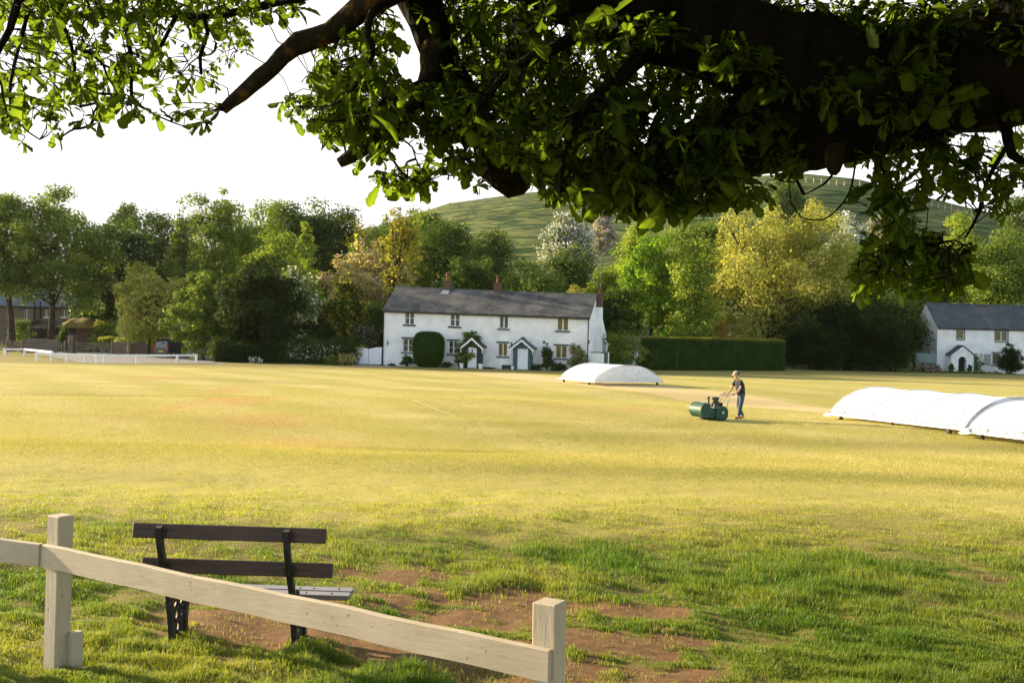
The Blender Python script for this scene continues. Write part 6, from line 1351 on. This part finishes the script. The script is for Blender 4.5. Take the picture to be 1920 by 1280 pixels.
# leaf sprays: (px, py, rx, ry, depth, depth spread, number of rosettes, leaf length)
SPR = [(1180, 110, 60, 40, 5.6, .6, 20, .12), (1270, 150, 60, 40, 5.4, .5, 26, .12), (1340, 190, 50, 40, 5.2, .5, 22, .12), (1230, 60, 60, 40, 4.2, .3, 12, .12), (1380, 110, 60, 40, 4.2, .3, 10, .12), (1130, 60, 50, 40, 4.3, .3, 14, .12), (100, 10, 110, 30, 5.0, .5, 34, .12), (300, 5, 110, 30, 5.0, .5, 34, .12), (450, 10, 60, 25, 5.0, .5, 16, .12), (60, 30, 90, 55, 5.3, .7, 34, .13), (190, 35, 110, 55, 5.2, .9, 42, .13), (320, 45, 100, 60, 5.6, 1.0, 42, .12), (430, 45, 60, 55, 6.2, .8, 26, .11), (100, 115, 110, 50, 5.5, .8, 34, .13), (220, 130, 100, 60, 5.3, .9, 40, .13), (340, 140, 85, 50, 6.0, 1., 30, .11),
       (60, 200, 75, 40, 5.0, .6, 17, .13), (20, 250, 35, 35, 4.6, .4, 5, .13), (150, 200, 60, 35, 4.9, .5, 12, .14), (240, 195, 50, 25, 5.0, .5, 8, .13), (375, 205, 40, 30, 5.0, .4, 6, .13), (300, 205, 40, 20, 5.2, .4, 4, .12), (110, 262, 14, 30, 4.6, .2, 1, .15), (175, 225, 18, 15, 4.6, .2, 2, .14), (385, 240, 12, 15, 4.6, .2, 1, .14),
       (440, 90, 40, 50, 7.0, .8, 16, .11), (545, 10, 40, 15, 5.5, .5, 5, .12),
       (665, 110, 70, 60, 5.8, .9, 26, .12), (640, 160, 60, 50, 5.6, .8, 22, .12), (700, 180, 80, 60, 5.0, .9, 38, .13), (570, 205, 60, 35, 6.2, .7, 15, .11), (650, 235, 70, 45, 5.4, .8, 26, .13), (745, 250, 60, 40, 5.2, .7, 16, .12), (690, 60, 60, 40, 5.5, .8, 18, .12),
       (760, 345, 50, 22, 5.4, .4, 10, .12), (720, 345, 28, 15, 5.2, .3, 4, .12), (690, 300, 40, 18, 5.4, .3, 5, .11), (790, 320, 25, 18, 5.6, .3, 4, .12),
       (840, 20, 80, 50, 5.5, 1., 30, .12), (930, 60, 90, 60, 5.4, 1.1, 46, .12), (1030, 60, 80, 60, 5.2, 1., 34, .13), (900, 140, 90, 60, 5.6, 1.1, 46, .12), (990, 160, 90, 70, 5.2, 1.1, 56, .12), (840, 215, 60, 40, 5.0, .7, 22, .13), (930, 235, 80, 50, 4.9, .8, 36, .13), (1080, 150, 90, 70, 5.6, 1.1, 52, .12),
       (820, 250, 40, 18, 4.8, .3, 7, .14), (870, 300, 35, 22, 4.8, .4, 9, .14), (1010, 270, 80, 50, 4.8, .7, 36, .13), (1100, 250, 100, 70, 4.9, .9, 56, .13), (1200, 230, 90, 70, 4.7, .7, 46, .13), (1290, 260, 90, 60, 4.6, .6, 26, .13), (1050, 340, 60, 40, 5.0, .5, 22, .13), (1140, 350, 90, 40, 4.9, .6, 38, .13), (1240, 350, 80, 40, 4.6, .5, 34, .14),
       (1060, 385, 40, 14, 4.8, .3, 6, .13), (1170, 395, 60, 18, 4.7, .4, 12, .13), (1265, 395, 30, 22, 4.4, .3, 8, .14), (1330, 350, 70, 35, 4.5, .4, 22, .14), (1395, 372, 45, 18, 4.4, .3, 9, .14), (1310, 400, 20, 16, 4.4, .2, 3, .14), (900, 345, 12, 6, 5.0, .2, 1, .12),
       (1340, 20, 60, 30, 5.6, .8, 14, .12), (1420, 40, 70, 45, 5.4, .8, 26, .12), (1520, 50, 90, 50, 5.2, .8, 34, .13), (1640, 60, 90, 60, 5.0, .9, 40, .13), (1760, 50, 90, 60, 4.9, .9, 40, .13), (1870, 50, 70, 60, 4.9, .9, 34, .13), (1500, 150, 90, 60, 4.2, .3, 4, .13), (1620, 190, 90, 60, 4.2, .3, 5, .13), (1740, 170, 90, 60, 4.4, .5, 14, .13), (1860, 150, 70, 70, 5.0, .8, 34, .13),
       (1400, 200, 80, 60, 4.4, .4, 5, .14), (1470, 300, 60, 30, 4.6, .3, 10, .13), (1700, 240, 60, 30, 5.0, .6, 16, .12), (1720, 290, 80, 40, 4.6, .5, 24, .13), (1650, 310, 40, 40, 4.6, .4, 13, .13), (1800, 290, 60, 40, 4.6, .5, 20, .13), (1850, 330, 60, 35, 4.5, .4, 16, .13), (1905, 350, 40, 35, 4.6, .4, 12, .13), (1770, 350, 60, 30, 4.6, .4, 13, .13), (1690, 345, 30, 20, 4.6, .3, 4, .13),
       (1660, 390, 25, 30, 4.5, .3, 6, .13), (1700, 400, 30, 30, 4.5, .3, 6, .12), (1680, 450, 60, 30, 4.5, .4, 18, .13), (1740, 460, 60, 30, 4.5, .4, 16, .13), (1680, 500, 80, 30, 4.5, .4, 22, .13), (1650, 540, 50, 20, 4.5, .4, 9, .13), (1760, 520, 60, 30, 4.5, .4, 16, .13), (1800, 480, 40, 22, 4.5, .3, 8, .13), (1890, 400, 25, 22, 4.8, .3, 3, .12), (1860, 388, 22, 12, 4.5, .2, 3, .13), (1905, 210, 30, 60, 5.6, .5, 10, .12),
       (1900, 300, 40, 40, 6.2, .6, 10, .12)]
ST = np.linspace(0, 1, 17); SW = .012+.30*ST**.85*np.sqrt(1-np.clip(ST, 0, 1)**7)*(1-.24*np.abs(np.cos(PI*(ST*4.0+.15)))**2)*(ST > .06); SW[-1] = .05
_ST = np.array([0, .09, .2, .28, .4, .47, .58, .66, .79, .87, .95, 1.0]); _SW = np.array([.008, .03, .12, .085, .185, .14, .25, .19, .29, .225, .17, .02])
nS = len(ST)
def leaf_mesh(name, base, tip, nrm, size, rnd, parent, m):
    n = len(base); d = tip/np.linalg.norm(tip, axis=1, keepdims=True); s = np.cross(d, nrm); s /= np.linalg.norm(s, axis=1, keepdims=True)+1e-9; u = np.cross(s, d)
    r = np.random.default_rng(5); droop = (r.random((n, 1))*.5-.05); fold = .25+.3*r.random((n, 1)); asym = 1+.09*r.normal(size=(n, nS)); wsc = (.88+.5*r.random((n, 1)))
    V = np.empty((n, nS, 3, 3)); rib = np.zeros((n, nS, 3))
    for i in range(nS):
        t = ST[i]; c = base + d*(size[:, None]*t) - u*(size[:, None]*droop*t*t)
        w = SW[i]*wsc*size[:, None]; V[:, i, 1] = c; V[:, i, 0] = c+s*w*asym[:, i:i+1]+u*w*fold; V[:, i, 2] = c-s*w*(2-asym[:, i:i+1])+u*w*fold; rib[:, i, 1] = .45
    o = (np.arange(n)*nS*3)[:, None]; F_ = []
    for i in range(nS-1):
        a = i*3; F_.append(o+[a, a+1, a+4, a+3]); F_.append(o+[a+1, a+2, a+5, a+4])
    return np_mesh(name, V.reshape(-1, 3), np.concatenate(F_, 0), m, parent, True, attrs={'rnd': np.repeat(rnd, nS*3), 'rib': rib.ravel()})
ro = np.random.default_rng(123); LB, LT, LN, LS, LR = [], [], [], [], []; tw = MB()
SPL = [tuple(c) for c in SP]; SRL = list(SRr)
def curvy(a, b, r0, r1, n, wob, sides=5, keep=True):
    L_ = (b-a).length; w1 = Vector(ro.normal(size=3))*wob*L_; w2 = Vector(ro.normal(size=3))*wob*L_; pts = []
    for i in range(n+1):
        t = i/n; p_ = a.lerp(b, t)+w1*math.sin(PI*t)+w2*math.sin(2*PI*t)*.5+Vector((0, 0, .12*L_))*math.sin(PI*t)
        if 0 < i < n: p_ = p_+Vector(ro.normal(size=3))*L_*.012
        pts.append(p_)
        if keep and i: SPL.append(tuple(p_)); SRL.append(0.0)
    tw.tube([p_-O0 for p_ in pts], [r0+(r1-r0)*i/n for i in range(n+1)], sides, False)
    return pts
for (px, py, rx, ry, d, ds, nr, ls) in sorted(SPR, key=lambda q_: q_[1]):
    py -= 16*(py > 325 and 990 < px < 1430); ctr = P(px, py, d); A_ = np.array(SPL); di = np.linalg.norm(A_-np.array(ctr), axis=1)+np.array(SRL)*1.0; j = int(di.argmin())
    if .18 < di[j] < 1.6: curvy(Vector(SPL[j]), ctr, .008, .004, 8, .07)
    for q_ in range(2 if nr > 12 else 0):
        a, b = ro.uniform(-.8, .8, 2); e_ = P(px+a*rx, py+b*ry, d+ro.normal()*ds*.4); A_ = np.array(SPL); j = int(np.linalg.norm(A_-np.array(e_), axis=1).argmin()); curvy(Vector(SPL[j]), e_, .006, .003, 6, .08)
    nr = max(1, int(nr*(.95 if px < 460 else ((1.35 if py > 430 else .95) if px > 1640 and py > 210 else 2.1)))); A_ = np.array(SPL); R_a = np.array(SRL)
    for k in range(nr):
        while True:
            a, b = ro.uniform(-1, 1, 2)
            if a*a+b*b < 1: break
        c = P(px+a*rx, py+b*ry, d+ro.normal()*ds*.5)
        dj = np.linalg.norm(A_-np.array(c), axis=1)-R_a; jj = int(dj.argmin()); src = Vector(SPL[jj])
        if dj[jj] < .55: m1 = curvy(src, c, .0035, .0018, 4, .09, 4, False)[-2]
        else: m1 = c-Vector(ro.normal(size=3))*.08
        g_ = (c-m1); g_ = np.array(g_)/(g_.length+1e-6)
        nl = ro.integers(5, 9)
        for q_ in range(nl):
            dv_ = g_*.35 + ro.normal(size=3)*.62 + np.array([0, 0, -.22]); up_ = np.array([0, 0, 1.0])+ro.normal(size=3)*.55
            LB.append(np.array(c)-g_*ro.random()*.06-np.array(O0)); LT.append(dv_); LN.append(up_); LS.append(ls*(ro.uniform(.30, .54) if ro.random() > .06 else ro.uniform(.8, 1.25))); LR.append(np.clip(.4+ro.normal()*.3, 0, 1))
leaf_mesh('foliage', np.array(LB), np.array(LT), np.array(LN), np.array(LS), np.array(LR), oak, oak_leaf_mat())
# unseen leaf layer added above the frame to keep the limbs in shade
n = 17000; cx_ = ro.uniform(-1.5, 9, n); cy_ = ro.uniform(1.5, 12, n); cz_ = EYE+cy_*.352+.35+ro.random(n)**1.3*3.2+.25*sn(cx_, cy_, 1.0)
cz_ += np.clip(-1.5-cx_, 0, 3)*.5
k = (np.abs(sn(cx_, cy_, 1.4, 2)) > .12); cx_, cy_, cz_ = cx_[k], cy_[k], cz_[k]; n = len(cx_)
nn = ro.normal(size=(n, 3))*.5+[0, 0, 1]; nn /= np.linalg.norm(nn, axis=1, keepdims=True)
V_, F_ = quads(np.stack([cx_, cy_, cz_], -1)-np.array(O0), nn, .3, ro, .7); np_mesh('unseen_shade_crown', V_, F_, LEAF['mid'], oak, attrs={'rnd': np.repeat(ro.random(n), 4)})
tw.build('twigs', M['bark'], oak)
print('oak leaves', len(LB))

# ------------------------------------------------------------------ haze
hz = MB(); hz.box(-280, 440, -30, 640, -1.5, 75); m_ = bpy.data.materials.new('haze'); m_.use_nodes = True; nt = m_.node_tree; nt.nodes.clear()
out = nt.nodes.new('ShaderNodeOutputMaterial'); vol = nt.nodes.new('ShaderNodeVolumePrincipled'); vol.inputs['Color'].default_value = (.95, .96, 1, 1); vol.inputs['Density'].default_value = .00003; vol.inputs['Anisotropy'].default_value = .5
nt.links.new(vol.outputs[0], out.inputs['Volume'])
tag(hz.build('haze', m_), 'thin evening haze lying over the fields', None, None, 'stuff')
